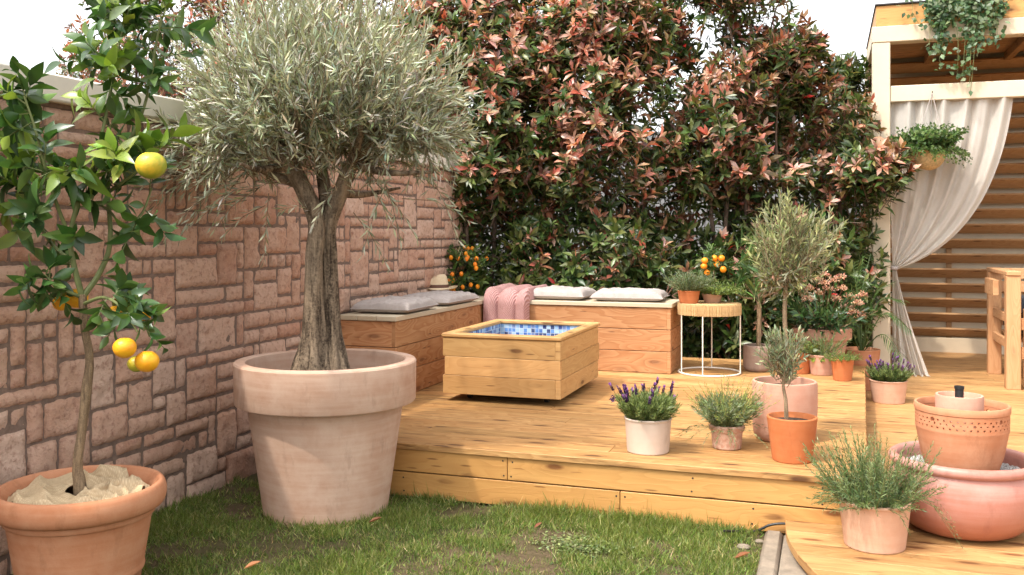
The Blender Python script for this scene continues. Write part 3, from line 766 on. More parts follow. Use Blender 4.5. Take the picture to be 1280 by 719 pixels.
# ------------------------------------------------------------------ red hedge
GR = [(.028, .058, .016), (.05, .085, .022), (.075, .11, .028), (.11, .14, .045), (.15, .165, .06)]
BZ = [(.17, .065, .04), (.23, .095, .06), (.15, .11, .045), (.26, .13, .08), (.13, .11, .04), (.12, .045, .035)]
PK_ = [(.42, .14, .10), (.48, .22, .165), (.52, .30, .24), (.36, .09, .06), (.45, .20, .115), (.43, .24, .175)]
def photinia(label, cx, cy, rx, ry, z0, z1, ns, red=.5, front=.7, leaf=.1, gaps=.0, group='red tipped hedge shrubs', pale=0.0, camside=-math.pi / 2, stems=5, sr=.026, extra=None):
    T = thing('photinia_shrub', label, 'shrub', (cx, cy, 0), group)
    mb, tw = MB(), MB()
    k = ns * 4
    z = z0 + (z1 - z0) * rng.random(k) ** 1.05; h = (z - z0) / (z1 - z0)
    prof = np.clip(.72 + .5 * np.sin(np.pi * np.clip(h * .8 + .12, 0, 1)) - .28 - .55 * np.clip(h - .72, 0, 1) ** 1.0 * 2.2, .18, 1.1)
    th = np.where(rng.random(k) < front, camside + rng.normal(size=k) * .85, rng.random(k) * 6.28)
    rr = prof * (1 - .62 * rng.random(k) ** 1.9)
    pos = np.stack([cx + rx * rr * np.cos(th), cy + ry * rr * np.sin(th), z], -1)
    q = np.array([noise.noise(Vector(p) * 1.7) + .5 * noise.noise(Vector(p) * 4.1) for p in pos])
    pos += (np.clip(q, -.5, .5) * .28)[:, None] * np.stack([np.cos(th), np.sin(th), 0 * th], -1)
    sel = np.nonzero(q > -.22 + gaps * .3 - .15 * (rr < .7))[0][:ns]
    pos, th, h, q = pos[sel], th[sel], h[sel], q[sel]; n = len(sel)
    if extra:                                    # a side branch reaching out of the crown
        ec, er, en = extra; dd = rand_dirs(en)
        pos = np.vstack([pos, np.array(ec) + dd * np.array(er) * rng.random((en, 1)) ** .4]); th = np.concatenate([th, np.arctan2(dd[:, 1] - .6, dd[:, 0] + .3)]); h = np.concatenate([h, np.full(en, .6)]); n += en
        st = MB(); st.tube(spline([(cx, cy, ec[2] - .8), (cx * .5 + ec[0] * .5, cy * .5 + ec[1] * .5, ec[2] - .25), ec], 14), np.linspace(.014, .004, 14), 7); obj('stem', st, M['dark_bark'], T)
    Dd = unit(np.stack([np.cos(th) * .8, np.sin(th) * .8, .55 + .55 * h], -1) + .38 * rng.normal(size=(n, 3)))
    Ls = .26 + .2 * rng.random(n)
    isred = rng.random(n) < np.clip(red * .12 + red * .98 * np.clip((pos[:, 2] - .8) / 1.2, 0, 1), 0, .9)
    fresh = rng.random(n)
    def cf(t, i):
        m = len(t); c = pal(m, GR, .2); r = isred[i]
        bz = pal(m, BZ, .2); pk = pal(m, PK_, .16)
        useb = r & (t > .25 + .45 * rng.random(m)); usep = r & (t > .55 + .62 * fresh[i] + .12 * rng.normal(size=m))
        c = np.where(useb[:, None], bz, c); c = np.where(usep[:, None], pk, c)
        hot = rng.random(m) < .003; c = np.where(hot[:, None], np.array([.5, .03, .025]), c)
        if pale: c = np.where((usep & (rng.random(m) < pale))[:, None], pal(m, [(.50, .30, .24), (.46, .26, .17)], .12), c)
        return c
    tip, T1 = shoots(mb, tw, pos - Dd * Ls[:, None], Dd, Ls, .12, 13, leaf, leaf * .35, 1.0, cf, .0032, .0018, .2, 4, True, .38, .32, .6, False, (.1, .05, .03), .2)
    # the open whorl at every tip
    nl = 7; ph = np.arange(nl)[None] * 2.39996 + rng.random((n, 1)) * 6 + .35 * rng.normal(size=(n, nl)); a = .25 + .35 * rng.random((n, 1)) + .6 * rng.random((n, nl))
    rf = unit(np.cross(T1, rand_dirs(n))); rv = np.cross(T1, rf)
    R = rf[:, None] * np.cos(ph)[..., None] + rv[:, None] * np.sin(ph)[..., None]
    ld = T1[:, None] * np.cos(a)[..., None] + R * np.sin(a)[..., None]
    Nn = unit(T1[:, None] - ld * (T1[:, None] * ld).sum(-1, keepdims=True)) + .15 * rng.normal(size=ld.shape)
    idx = np.repeat(np.arange(n), nl); szz = leaf * (.4 + .75 * rng.random(n * nl)) * np.repeat(.75 + .45 * rng.random(n), nl) * np.where(rng.random(n * nl) < .22, .25, 1)
    leaves(mb, tip[idx], ld.reshape(-1, 3), Nn.reshape(-1, 3), szz, szz * .34, cf(np.full(n * nl, 1.02), idx), 4, True, .30, .35, .6)
    obj('foliage', mb, M['leaf_photinia'], T, auto=None)
    obj('twigs', tw, M['dark_bark'], T)
    for s in range(stems):
        a = random.uniform(0, 6.28); r = .12
        pts = [(cx + r * math.cos(a), cy + r * math.sin(a), -.03)]
        for t in (.25, .5, .75, .95):
            pts.append((cx + (r + rx * .55 * t) * math.cos(a) + random.uniform(-.08, .08), cy + (r + ry * .5 * t) * math.sin(a) + random.uniform(-.08, .08), z1 * t * .84))
        st = MB(); st.tube(spline(pts, 18), np.linspace(sr, .006, 18), 8); obj('stem', st, M['dark_bark'], T)
def PXD(px, d): return at_depth(px, d)
for px, d, rx, ry, z0, z1, ns, red, gaps, lab, pale in (
    (572, 7.95, .98, .66, .25, 3.7, 1500, .52, 0, 'red tipped hedge shrub at the end of the stone wall behind the olive', .2),
    (725, 7.95, 1.02, .68, .25, 3.9, 1700, .60, 0, 'tallest red tipped hedge shrub behind the pink blanket and bench', .2),
    (880, 8.05, .92, .6, .3, 4.0, 1200, .52, .4, 'airy red tipped hedge shrub with sky gaps behind the side table', .35),
    (985, 8.0, .82, .6, .25, 2.98, 1150, .54, .15, 'lower pinkish hedge shrub next to the pergola post', .55)):
    x, y = PXD(px, d); photinia(lab, x, y, rx, ry, z0, z1, ns, red, .68, .100, gaps, pale=pale, extra=((*PXD(1088, 7.55), 1.84), (.34, .28, .20), 120) if px == 985 else None)
x, y = PXD(1056, 8.9); photinia('green hedge shrub close behind the left pergola post', x, y, .42, .4, .3, 2.95, 420, .12, .5, .09, .1)
for px, d, rx, z1, lab, ns in ((195, 8.6, .95, 4.3, 'rust red shrub behind the stone wall above the citrus tree', 800), (330, 8.9, 1.0, 4.2, 'rust red shrub behind the wall and olive crown left half', 700), (460, 8.9, .95, 4.2, 'rust red shrub behind the wall and olive crown right half', 650)):
    x, y = PXD(px, d); photinia(lab, x, y, rx, .7, 1.1, z1, ns, 1.1, .75, .068, .05, 'shrubs behind the stone wall')

# ------------------------------------------------------------------ pots
def pot_profile(rb, rt, h, style='lip', wall=None, soil=.86):
    w = wall or max(.006, rt * .075)
    if style == 'band':       # deep rolled collar
        hb = h * .27; rn = rt - w * 1.0
        rm = rb + (rn - rb) * (1 - hb / h) + 0
        P = [(0, 0), (rb - .006, 0), (rb, .006), (rm, h - hb - .004), (rm + .001, h - hb), (rt - .004, h - hb), (rt, h - hb + .006), (rt + .002, h - .008), (rt - .003, h - .001), (rt - .008, h), (rt - w * 1.5, h), (rt - w * 1.5 - .004, h - .004)]
        P += [(rt - w * 1.9, h * .8), (rb + (rt - rb) * .5 - w, h * .55)]
    elif style == 'lip':
        hl = max(.012, h * .08)
        P = [(0, 0), (rb - .004, 0), (rb, .004), (rt - w * .45, h - hl - .002), (rt - w * .4, h - hl), (rt, h - hl + .004), (rt + .001, h - .004), (rt - .002, h), (rt - w, h), (rt - w - .002, h - .003), (rb + (rt - rb) * .75 - w, h * .7)]
    elif style == 'plain':
        P = [(0, 0), (rb - .004, 0), (rb, .004), (rb + (rt - rb) * .5, h * .48), (rt, h - .004), (rt - .002, h - .0005), (rt - .004, h), (rt - w, h), (rt - w - .002, h - .003), (rb + (rt - rb) * .7 - w, h * .66)]
    elif style == 'round':    # straight sides, round foot
        P = [(0, 0), (rb * .8, 0)] + [(rb * .8 + (rt * .97 - rb * .8) * math.sin(a), h * .2 * (1 - math.cos(a))) for a in np.linspace(.15, math.pi / 2, 8)] + [(rt, h * .55), (rt, h * .93), (rt - .003, h - .004), (rt - .008, h), (rt - w, h), (rt - w - .004, h - .004), (rt - w, h * .6)]
    return P
def pot(T, p, rb, rt, h, mat, style='lip', soil=.86, seg=56, wob=.004):
    m = MB(); m.lathe(pot_profile(rb, rt, h, style), p, seg, wob=wob); obj('pot', m, M[mat], T, auto=35)
    m = MB(); rs = rb + (rt - rb) * soil - max(.006, rt * .075) * .6
    pr = [(rs * q, h * soil + .006 * math.sin(q * 9)) for q in (1, .75, .5, .25, 0)]
    m.lathe(pr, p, 24); obj('soil', m, M['soil'], T)
    return Vector((p.x, p.y, p.z + h * soil))
def potted(name, label, group, px, yb, z, rbp, rtp, yrim, mat, style='lip', soil=.86, cat='potted plant'):
    p, k = place(px, yb, z, rbp)
    h = (H_CAM + (Y_H - yrim) * k) - z
    T = thing(name, label, cat, p, group)
    s = pot(T, p, rbp * k, rtp * k, h, mat, style, soil)
    return T, s, k, rtp * k
GP = 'small potted plants on the raised deck'

def mound(n, c, r, spread, up=1.0):
    a = rng.random(n) * 6.28; q = np.sqrt(rng.random(n))
    B = np.stack([c.x + r * q * np.cos(a), c.y + r * q * np.sin(a), np.full(n, c.z)], -1)
    D = unit(np.stack([np.cos(a) * q * spread, np.sin(a) * q * spread, np.full(n, up)], -1) + .16 * rng.normal(size=(n, 3)))
    return B, D, q
def cfun(cols, jit=.18, tip=None, t0=.7):
    def f(t, i):
        c = pal(len(t), cols, jit)
        if tip is not None: w = np.clip((t - t0) / (1 - t0), 0, 1)[:, None] * .8; c = c * (1 - w) + np.array(tip) * w
        return c
    return f
def lavender(T, s, k, r, H, spr, n, heads, hcol, green, stray=True):
    mb, tw = MB(), MB()
    B, D, q = mound(n, s, r * .75, spr)
    tips, T1 = shoots(mb, tw, B, D, H * (.6 + .42 * rng.random(n)) * (1 - .22 * q), .08, 30, .030, .0042, .6, cfun(green, .2, (.22, .27, .10)), .0014, .0008, .1, 3, False, .1)
    obj('foliage', mb, M['leaf'], T, auto=None); obj('stems', tw, M['green_stem'], T)
    ids = rng.choice(n, heads, replace=False)
    for i in ids:
        m = MB(); b = tips[i] - T1[i] * .01; d = unit(T1[i] + np.array([0, 0, .5])); L0 = .02 + .035 * rng.random(); e = b + d * L0
        m.tube([b, (b + e) / 2, e], .0012, 5, (.1, .13, .05))
        nb = 46; tt = rng.random(nb); rf = unit(np.cross(d, rand_dirs(nb)))
        Bp = e + d * (tt * .026)[:, None] + rf * .002
        leaves(m, Bp, rf * .9 + d * .8, -rf * .5 + d, .009, .006, pal(nb, hcol, .25), 3, False, -.1, 0)
        rf = unit(np.cross(d, rand_dirs(5)))
        leaves(m, np.tile(e + d * .026, (5, 1)), d * 1.2 + rf * .6, rf, .02, .008, pal(5, [(.23, .10, .36), (.30, .15, .42), (.19, .07, .30)], .2), 3, True, .15)
        obj('flower_spike', m, M['petal'], T, auto=None)

LG = [(.10, .145, .04), (.14, .19, .06), (.18, .23, .09)]
HP = [(.07, .03, .12), (.11, .045, .17), (.05, .03, .07)]
T, s, k, r = potted('potted_lavender', 'cream pot of purple flowering lavender standing left on the raised deck', GP, 810, 570, ZD, 26, 29.5, 521, 'tc_white', 'lip')
lavender(T, s, k, r, .175, .66, 340, 28, HP, LG)
m = MB(); a = P3(786, 510, depth_of(s)); e = P3(766, 499, depth_of(s)); m.tube(spline([s, a, e], 8), .0011, 5, (.1, .13, .05))
rf = rand_dirs(40); leaves(m, np.array(e)[None] + .007 * rng.normal(size=(40, 3)), rf, rand_dirs(40), .011, .006, pal(40, HP, .2), 3, False)
obj('flower_spike', m, M['petal'], T, auto=None)
T, s, k, r = potted('potted_lavender', 'beige pot of bushy lavender on the lower deck near the curtain foot', GP, 1110.5, 506, ZL, 19, 22.5, 474.5, 'tc_peach', 'lip')
lavender(T, s, k, r, .155, .68, 260, 32, [(.12, .075, .13), (.16, .1, .17), (.09, .06, .09)], [(.05, .09, .025), (.075, .12, .035), (.1, .15, .05)])
# wispy grey green herb
T, s, k, r = potted('potted_herb', 'small weathered pot of wispy grey green herb between lavender and pink pot', GP, 908.5, 564, ZD, 17.5, 21.5, 530, 'tc_old', 'band')
mb, tw = MB(), MB(); n = 190; B, D, q = mound(n, s, r * .7, .85)
shoots(mb, tw, B, D, .11 + .08 * rng.random(n), .12, 22, .032, .0052, .7, cfun([(.17, .21, .11), (.22, .26, .16), (.13, .17, .08)]), .0013, .0007, .1, 3, False, .12)
n = 85; B, D, q = mound(n, s, r * .6, .85)
shoots(mb, tw, B, D, .17 + .13 * rng.random(n), .14, 24, .022, .0026, .75, cfun([(.30, .34, .09), (.22, .29, .08), (.34, .33, .11)]), .0011, .0006, .3, 3, False, .12)
n = 14; a = rng.random(n) * 6.28; B = np.array(s)[None] + np.stack([np.cos(a) * r * .8, np.sin(a) * r * .8, 0 * a], -1)
shoots(mb, tw, B, np.stack([np.cos(a), np.sin(a), .35 + 0 * a], -1), .14 + .05 * rng.random(n), .55, 22, .022, .0036, .7, cfun([(.16, .2, .11), (.2, .23, .12)]), .0012, .0007, .1, 3, False, .12)
obj('foliage', mb, M['leaf'], T, auto=None); obj('stems', tw, M['green_stem'], T)

# ------------------------------------------------------------------ small olive trees
def bark_tube(mb, pts, rad, seg=26, amp=.1, fx=2.5, fz=5.0, n=40, seed=0.0, ell=None):
    P = spline(pts, n); R = np.interp(np.linspace(0, 1, n), np.linspace(0, 1, len(rad)), rad)
    j0 = len(mb.V); mb.tube(P, R, seg)
    V = mb.V[j0]
    for i in range(n):
        for j in range(seg):
            a = 2 * math.pi * j / seg; q = i * seg + j
            w = amp * noise.noise(Vector((math.cos(a) * fx, math.sin(a) * fx, i / n * fz + seed))) + amp * .55 * noise.noise(Vector((math.cos(a) * fx * 3, math.sin(a) * fx * 3, i / n * fz * 1.5 + seed)))
            V[q] = P[i] + (V[q] - P[i]) * (1 + w * 1.6)
def crown(mb, tw, c, R, n, L, ll, lw, nl, cols, up=.7, cen=-.35, droop=.05, ang=.75, inner=.15, twigcol=None, rows=3, tip=None):
    c = np.array(c); R = np.array(R)
    d = rand_dirs(n); rr = inner + (1 - inner) * rng.random(n) ** .55
    q = np.array([noise.noise(Vector(a * 2.3 + b[0])) for a, b in zip(d, np.repeat(c[None], n, 0))])
    B = c + d * R * (rr * (.86 + .28 * q))[:, None]
    D = unit((B - (c + np.array([0, 0, cen]) * R)) / R + np.array([0, 0, up]) + .35 * rng.normal(size=(n, 3)))
    Ls = L * (.7 + .6 * rng.random(n))
    return shoots(mb, tw, B - D * Ls[:, None] * .6, D, Ls, droop, nl, ll, lw, ang, cfun(cols, .2, tip), .0022, .001, .1, rows, False, .12, 0, .5, True, twigcol)
OL = [(.12, .15, .08), (.17, .20, .115), (.09, .12, .055), (.21, .235, .14)]
T, s, k, r = potted('potted_olive', 'small grey green olive in plain orange pot at the deck front', GP, 990, 581, ZD, 24, 30.5, 520, 'tc_deep', 'plain')
d = depth_of(s); mb, tw = MB(), MB(); st = MB()
st.tube(spline([P3(983, 523, d), P3(982, 500, d), P3(979, 480, d), P3(982, 450, d), P3(985, 425, d)], 20), np.linspace(.0095, .004, 20), 8)
for a in ((945, 440, -.03), (1010, 445, .02), (960, 415, .04), (1005, 415, -.02), (975, 408, 0)): st.tube(spline([P3(981, 478, d), P3((981 + a[0]) / 2, (470 + a[1]) / 2, d + a[2] / 2), P3(a[0], a[1], d + a[2])], 10), np.linspace(.004, .0015, 10), 6)
crown(mb, tw, P3(980, 444, d), (33 * k, 32 * k, 40 * k), 70, .09, .038, .009, 12, OL, .6, -.7)
obj('trunk', st, M['brown_bark'], T); obj('foliage', mb, M['leaf_olive'], T, auto=None); obj('twigs', tw, M['brown_bark'], T)
T, s, k, r = potted('potted_olive', 'standard olive tree with round yellowish crown in pink cylindrical pot', GP, 980.5, 557, ZD, 36, 39.5, 475, 'tc_pink', 'round')
d = depth_of(s); mb, tw = MB(), MB(); st = MB()
bark_tube(st, [P3(985, 484, d), P3(984, 440, d), P3(981, 400, d), P3(982, 360, d), P3(985, 320, d)], [.0125, .011, .0105, .010, .006], 10, .1)
for a in ((945, 290, -.05), (1030, 300, .04), (965, 262, .06), (1010, 262, -.05), (1000, 330, -.06), (1015, 345, .05), (952, 330, .03)): st.tube(spline([P3(983, 352, d), P3((983 + a[0]) / 2 + 3, (345 + a[1]) / 2, d + a[2] / 2), P3(a[0], a[1], d + a[2])], 10), np.linspace(.006, .0018, 10), 6)
OY = [(.15, .175, .075), (.22, .235, .105), (.12, .14, .055), (.28, .285, .14)]
crown(mb, tw, P3(987, 303, d), (64 * k, 56 * k, 68 * k), 140, .15, .048, .0095, 16, OY, .75, -.55, tip=(.30, .32, .13))
crown(mb, tw, P3(985, 345, d), (40 * k, 40 * k, 30 * k), 45, .09, .04, .0085, 12, [(.17, .13, .06), (.14, .15, .06), (.2, .12, .07)], .2, 0)
obj('trunk', st, M['brown_bark'], T); obj('foliage', mb, M['leaf_olive'], T, auto=None); obj('twigs', tw, M['brown_bark'], T)
# ------------------------------------------------------------------ big olive
PB, PK = place(408, 661, 0, 75)
T = thing('potted_olive_tree', 'big old olive tree with silvery crown in large pale terracotta pot', 'potted tree', PB)
hB = H_CAM + (Y_H - 449) * PK
s = pot(T, PB, 76 * PK, 111 * PK, hB, 'tc_big', 'band', .86, 96, .003)
d0 = depth_of(PB)
st = MB()
bark_tube(st, [P3(393, 476, d0), P3(392, 455, d0), P3(393, 420, d0), P3(392, 370, d0), P3(393, 320, d0), P3(396, 278, d0), P3(380, 238, d0), P3(362, 205, d0 - .03), P3(335, 165, d0 - .05), P3(312, 120, d0 - .08)],
          [.105, .076, .054, .046, .041, .038, .038, .037, .030, .013], 34, .17, 2.6, 4.0, 64, 1.0)
bark_tube(st, [P3(418, 476, d0 + .03), P3(417, 455, d0 + .03), P3(415, 420, d0 + .04), P3(413, 370, d0 + .04), P3(411, 320, d0 + .04), P3(411, 282, d0 + .03), P3(426, 240, d0 + .02), P3(440, 205, d0), P3(470, 165, d0 - .02), P3(510, 115, d0)],
          [.085, .064, .044, .038, .034, .031, .032, .031, .026, .012], 34, .2, 2.6, 4.0, 64, 7.0)
bark_tube(st, [P3(404, 300, d0 + .03), P3(406, 240, d0 + .08), P3(398, 180, d0 + .16), P3(400, 110, d0 + .2)], [.035, .03, .025, .012], 16, .1, 2, 4, 30, 3.0)
for a0, a in (((364, 207), (300, 205, -.25)), ((364, 207), (370, 120, -.3)), ((440, 205), (450, 120, -.3)), ((440, 205), (520, 175, .25)), ((384, 235), (270, 170, .1)), ((470, 165), (480, 60, .15)), ((335, 165), (290, 60, .1)), ((398, 180), (400, 30, 0)), ((398, 180), (340, 20, .25)), ((440, 205), (545, 215, -.05)), ((420, 240), (500, 235, .3))):
    st.tube(spline([P3(a0[0], a0[1], d0), P3((a0[0] + a[0]) / 2 + random.uniform(-8, 8), (a0[1] + a[1]) / 2 + 6, d0 + a[2] * .6), P3(a[0], a[1], d0 + a[2])], 16), np.linspace(.024, .006, 16), 8)
obj('trunk', st, M['olive_bark'], T, auto=None)
mb, tw = MB(), MB(); k = PK
cc = P3(397, 112, d0)
cols = [(.30, .315, .255), (.41, .42, .345), (.22, .24, .18), (.52, .52, .44), (.29, .31, .20)]
crown(mb, tw, cc, (186 * k, 172 * k, 126 * k), 880, .25, .060, .0098, 23, cols, .5, -.55, .04, .72, .25, (.22, .18, .12))
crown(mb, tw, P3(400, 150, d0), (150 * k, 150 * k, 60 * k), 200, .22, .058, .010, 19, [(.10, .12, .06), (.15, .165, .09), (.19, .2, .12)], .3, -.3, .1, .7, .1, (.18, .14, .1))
crown(mb, tw, P3(285, 178, d0), (78 * k, 110 * k, 48 * k), 120, .22, .060, .0098, 20, cols, .1, .3, .12, .7, .1, (.22, .18, .12))
crown(mb, tw, P3(505, 165, d0), (78 * k, 100 * k, 52 * k), 120, .22, .060, .0098, 20, cols, .15, .2, .1, .7, .1, (.22, .18, .12))
# long upright wands and drooping outer sprays
n = 60; a = rng.random(n) * 6.28; q = np.sqrt(rng.random(n))
B = np.array(P3(395, 40, d0))[None] + np.stack([.42 * q * np.cos(a), .42 * q * np.sin(a), .12 * rng.normal(size=n)], -1)
shoots(mb, tw, B, np.stack([.35 * np.cos(a) * q, .35 * np.sin(a) * q, np.ones(n)], -1), .4, 0, 24, .064, .0108, .5, cfun(cols), .003, .001, .1, 3, False, .12, 0, .5, True, (.25, .2, .14))
for px, py, dx, m, ln in ((490, 180, 1, 8, .3), (530, 125, 1, 9, .22), (255, 190, -1, 14, .30), (300, 222, -1, 9, .24), (480, 212, .7, 6, .24), (440, 235, .4, 6, .22), (290, 200, -1, 10, .3), (335, 238, -.5, 4, .2), (510, 222, .6, 3, .34), (545, 160, 1, 6, .16)):
    B = np.array(P3(px, py, d0))[None] + .06 * rng.normal(size=(m, 3)); R_ = np.array([CY, SY, 0]) * dx
    shoots(mb, tw, B, unit(R_[None] + .45 * rng.normal(size=(m, 3))), ln, .5 if py > 180 else .2, 20, .060, .010, .6, cfun(cols), .0028, .001, .08, 3, False, .12, 0, .5, True, (.22, .18, .12))
obj('foliage', mb, M['leaf_olive'], T, auto=None); obj('branches', tw, M['brown_bark'], T)

# ------------------------------------------------------------------ citrus tree on the left
dC = 3.2; pc = P3(101, 604, dC); k = dC / F_PX; CB = Vector((pc.x, pc.y, 0)); h = pc.z
T = thing('potted_citrus_tree', 'young citrus tree with orange fruit in rolled rim terracotta pot by the stone wall', 'potted tree', CB)
rt = 101 * k; m = MB()
P = [(0, 0), (rt * .66, 0), (rt * .67, .006), (rt * .71, h * .22), (rt * .735, h * .235), (rt * .745, h * .26), (rt * .735, h * .285), (rt * .735, h * .30), (rt * .83, h * .72), (rt * .865, h * .73), (rt * .88, h * .755), (rt * .875, h * .775)]
P += [(rt * .93 + .07 * rt * math.cos(a), h * .895 + .105 * h * math.sin(a)) for a in np.linspace(-1.9, 2.4, 16)] + [(rt * .82, h * .93), (rt * .78, h * .6)]
m.lathe(P, CB, 88, wob=.003); obj('pot', m, M['tc_orange'], T, auto=45)
m = MB(); m.lathe([(rt * .8, h * .84), (rt * .5, h * .85), (rt * .2, h * .86), (0, h * .86)], CB, 24); obj('soil', m, M['soil'], T)
st = MB()
def c3(px, py, dd=0): return P3(px, py, dC + dd)
bark_tube(st, [c3(101, 622), c3(99, 600), c3(97, 580), c3(101, 545), c3(108, 490), c3(112, 450), c3(106, 410), c3(103, 368)], [.022, .0185, .016, .0155, .016, .0145, .0135, .0125], 14, .12, 2, 8, 50)
obj('trunk', st, M['brown_bark'], T, auto=None)
br = MB()
BR = [[(103, 372, 0), (92, 330, -.02), (88, 295, -.03), (100, 245, -.04), (122, 190, -.02), (138, 115, 0), (150, 50, .02), (160, 8, .03)],
      [(103, 372, 0), (125, 340, .03), (138, 300, .04), (136, 215, .03), (165, 170, .05), (184, 120, .05), (196, 50, .05), (208, 6, .05)],
      [(104, 380, 0), (130, 372, -.06), (152, 385, -.1), (172, 415, -.12)],
      [(92, 330, -.02), (55, 290, .03), (28, 205, .06), (16, 130, .08)],
      [(88, 300, -.03), (64, 235, -.1), (45, 165, -.14), (30, 120, -.16)],
      [(136, 240, .03), (170, 215, 0), (196, 190, -.02)],
      [(103, 372, 0), (75, 360, -.05), (50, 340, -.08)], [(138, 300, .04), (175, 270, .08), (190, 235, .1)]]
for q in BR: br.tube(spline([c3(*a) for a in q], 30), np.linspace(.0105 if len(q) > 5 else .007, .0028, 30), 8)
mb = MB(); tw = MB(); CG = [(.042, .095, .026), (.065, .13, .035), (.095, .165, .045), (.05, .108, .034)]
def ccol(newp):
    def f(t, i):
        m = len(t); c = pal(m, CG, .18); new = (np.random.default_rng(3).random(4000)[i] < newp) & (t > .25)
        return np.where(new[:, None], pal(m, [(.17, .27, .035), (.25, .33, .06), (.13, .22, .03)], .12), c)
    return f
def citrus(bl, n, newp, L=.14, size=.088, dr=.15, nl=8, up=.35):
    Pp = []
    for q, lo in bl:
        S = spline([c3(*a) for a in q], 60); Pp.append(S[int(60 * lo):])
    Pp = np.vstack(Pp); B = Pp[rng.integers(0, len(Pp), n)]
    D = unit(rand_dirs(n) + np.array([0, 0, up]))
    shoots(mb, tw, B, D, L * (.6 + .8 * rng.random(n)), dr, nl, size, size * .46, 1.0, ccol(newp), .0028, .0016, .25, 6, True, .32, .34, .46, False, (.10, .13, .04), .25)
citrus([(BR[0], .25), (BR[1], .3)], 34, .2)
citrus([(BR[3], .35), (BR[4], .35)], 32, .16)
citrus([(BR[2], .35), (BR[6], .4)], 17, .08, .1, .078, .4, 8, 0)
citrus([(BR[5], .3), (BR[7], .3)], 10, .2)
citrus([(BR[1][-3:], .1), (BR[0][-3:], .1)], 12, .45, .12, .07)
lb = [c3(112, 105), c3(120, 98), c3(102, 108), c3(92, 112), c3(110, 108)]
leaves(mb, np.array([tuple(p) for p in lb]), unit(np.array([[-.3, -.2, -1], [-.75, -.3, -.25], [-.1, -.2, -1], [-.2, 0, -1], [.05, -.2, -1]])), np.array([[-1, -.6, .2]] * 5) + .2 * rng.normal(size=(5, 3)), .095, .036, pal(5, [(.30, .37, .09), (.24, .33, .07)], .1), 6, True, .2, .2, .46)
obj('branches', br, M['green_stem'], T); obj('foliage', mb, M['leaf_gloss'], T, auto=None); obj('twigs', tw, M['green_stem'], T)
for i, (px, py, rp, mt, dd) in enumerate(((189, 207, 18.5, 'fruit_green', -.2), (156, 435, 14, 'fruit_orange', -.16), (184, 452, 14.5, 'fruit_orange', -.12), (171, 455, 11, 'fruit_green', -.05), (96, 373, 13.5, 'fruit_orange', .06), (77, 379, 10.5, 'fruit_orange', .05), (146, 392, 11, 'fruit_orange', -.02), (180, 392, 10, 'fruit_orange', -.02))):
    c = c3(px, py, dd); r = rp * (dC + dd) / F_PX; m = MB()
    m.lathe([(r * math.sin(a) * (1 - .05 * math.cos(a * 1.0)), -r * .92 * math.cos(a) * (1 if .15 < a < 2.9 else .93)) for a in np.linspace(0, math.pi, 18)], c, 28, wob=.022)
    o = obj('fruit', m, M[mt], T, auto=None); 
    if i == 0: o['label'] = 'largest fruit, still greenish yellow'
# sacking laid over the soil
nr, na = 44, 150; m = MB(); Pg = np.zeros((nr, na + 1, 3)); uv = np.zeros((nr, na + 1, 2))
for i in range(nr):
    for j in range(na + 1):
        a = 2 * math.pi * (j % na) / na; q = .17 + (.79 + .03 * noise.noise(Vector((math.cos(a) * 2, math.sin(a) * 2, 5))) - .17) * i / (nr - 1)
        if i < 5: q += .07 * noise.noise(Vector((math.cos(a) * 1.6, math.sin(a) * 1.6, 1)))
        x, y = rt * q * math.cos(a), rt * q * math.sin(a)
        n1 = noise.noise(Vector((x * 8, y * 8, 2.0))); n2 = (1 - abs(noise.noise(Vector((x * 5.5 + n1 * 1.4, y * 4.2 - n1, 4.0))))) ** 3.2 * .9; n2 += .10 * (1 - abs(noise.noise(Vector((x * 17 + n1 * 2, y * 13, 7.0))))) ** 4
        z = h * .87 + .030 * n1 + .058 * n2
        z -= .03 * max(0, q - .7) / .1
        Pg[i, j] = (CB.x + x, CB.y + y, z); uv[i, j] = (x, y)
m.grid(Pg, uv); o = obj('burlap_sacking', m, M['burlap'], None, (CB.x, CB.y, h * .88), auto=None)
tag(o, 'crumpled beige burlap covering the soil around the citrus trunk', 'sacking')

# ------------------------------------------------------------------ plants behind
def broadcol(cols): return cfun(cols, .2)
# kumquat bush in the hedge corner
x, y = PXD(573, 7.45); T = thing('kumquat_bush', 'leafy kumquat bush with small orange fruit behind the straw hat', 'shrub', (x, y, 0))
mb, tw = MB(), MB(); c = P3(573, 342, 7.45); kk = 7.45 / F_PX
n = 130; dd = rand_dirs(n); B = np.array(c) + dd * np.array([34 * kk, 26 * kk, 32 * kk]) * rng.random((n, 1)) ** .4
shoots(mb, tw, B, unit(dd * .8 + np.array([0, -.3, .5])), .12, .1, 10, .055, .02, .9, broadcol([(.05, .10, .02), (.085, .14, .03), (.13, .17, .05)]), .003, .0015, .1, 3, True, .15, .2)
obj('foliage', mb, M['leaf'], T, auto=None); obj('twigs', tw, M['green_stem'], T)
for a in range(3):
    st = MB(); st.tube(spline([(x + .03 * a, y, -.02), (x + .05 * (a - 1), y, .5), tuple(P3(560 + 14 * a, 345, 7.45))], 12), np.linspace(.018, .006, 12), 7); obj('stem', st, M['brown_bark'], T)
for i in range(30):
    a = rand_dirs(1)[0]; a[1] = -abs(a[1]) if i < 24 else a[1]
    p = np.array(c) + a * np.array([36 * kk, 30 * kk, 30 * kk]) * .95 + np.array([.05, -.02, .03]); r = .017
    m = MB(); m.lathe([(r * math.sin(t), -r * 1.15 * math.cos(t)) for t in np.linspace(0, math.pi, 8)], p, 10); obj('fruit', m, M['kumquat'], T, auto=None)
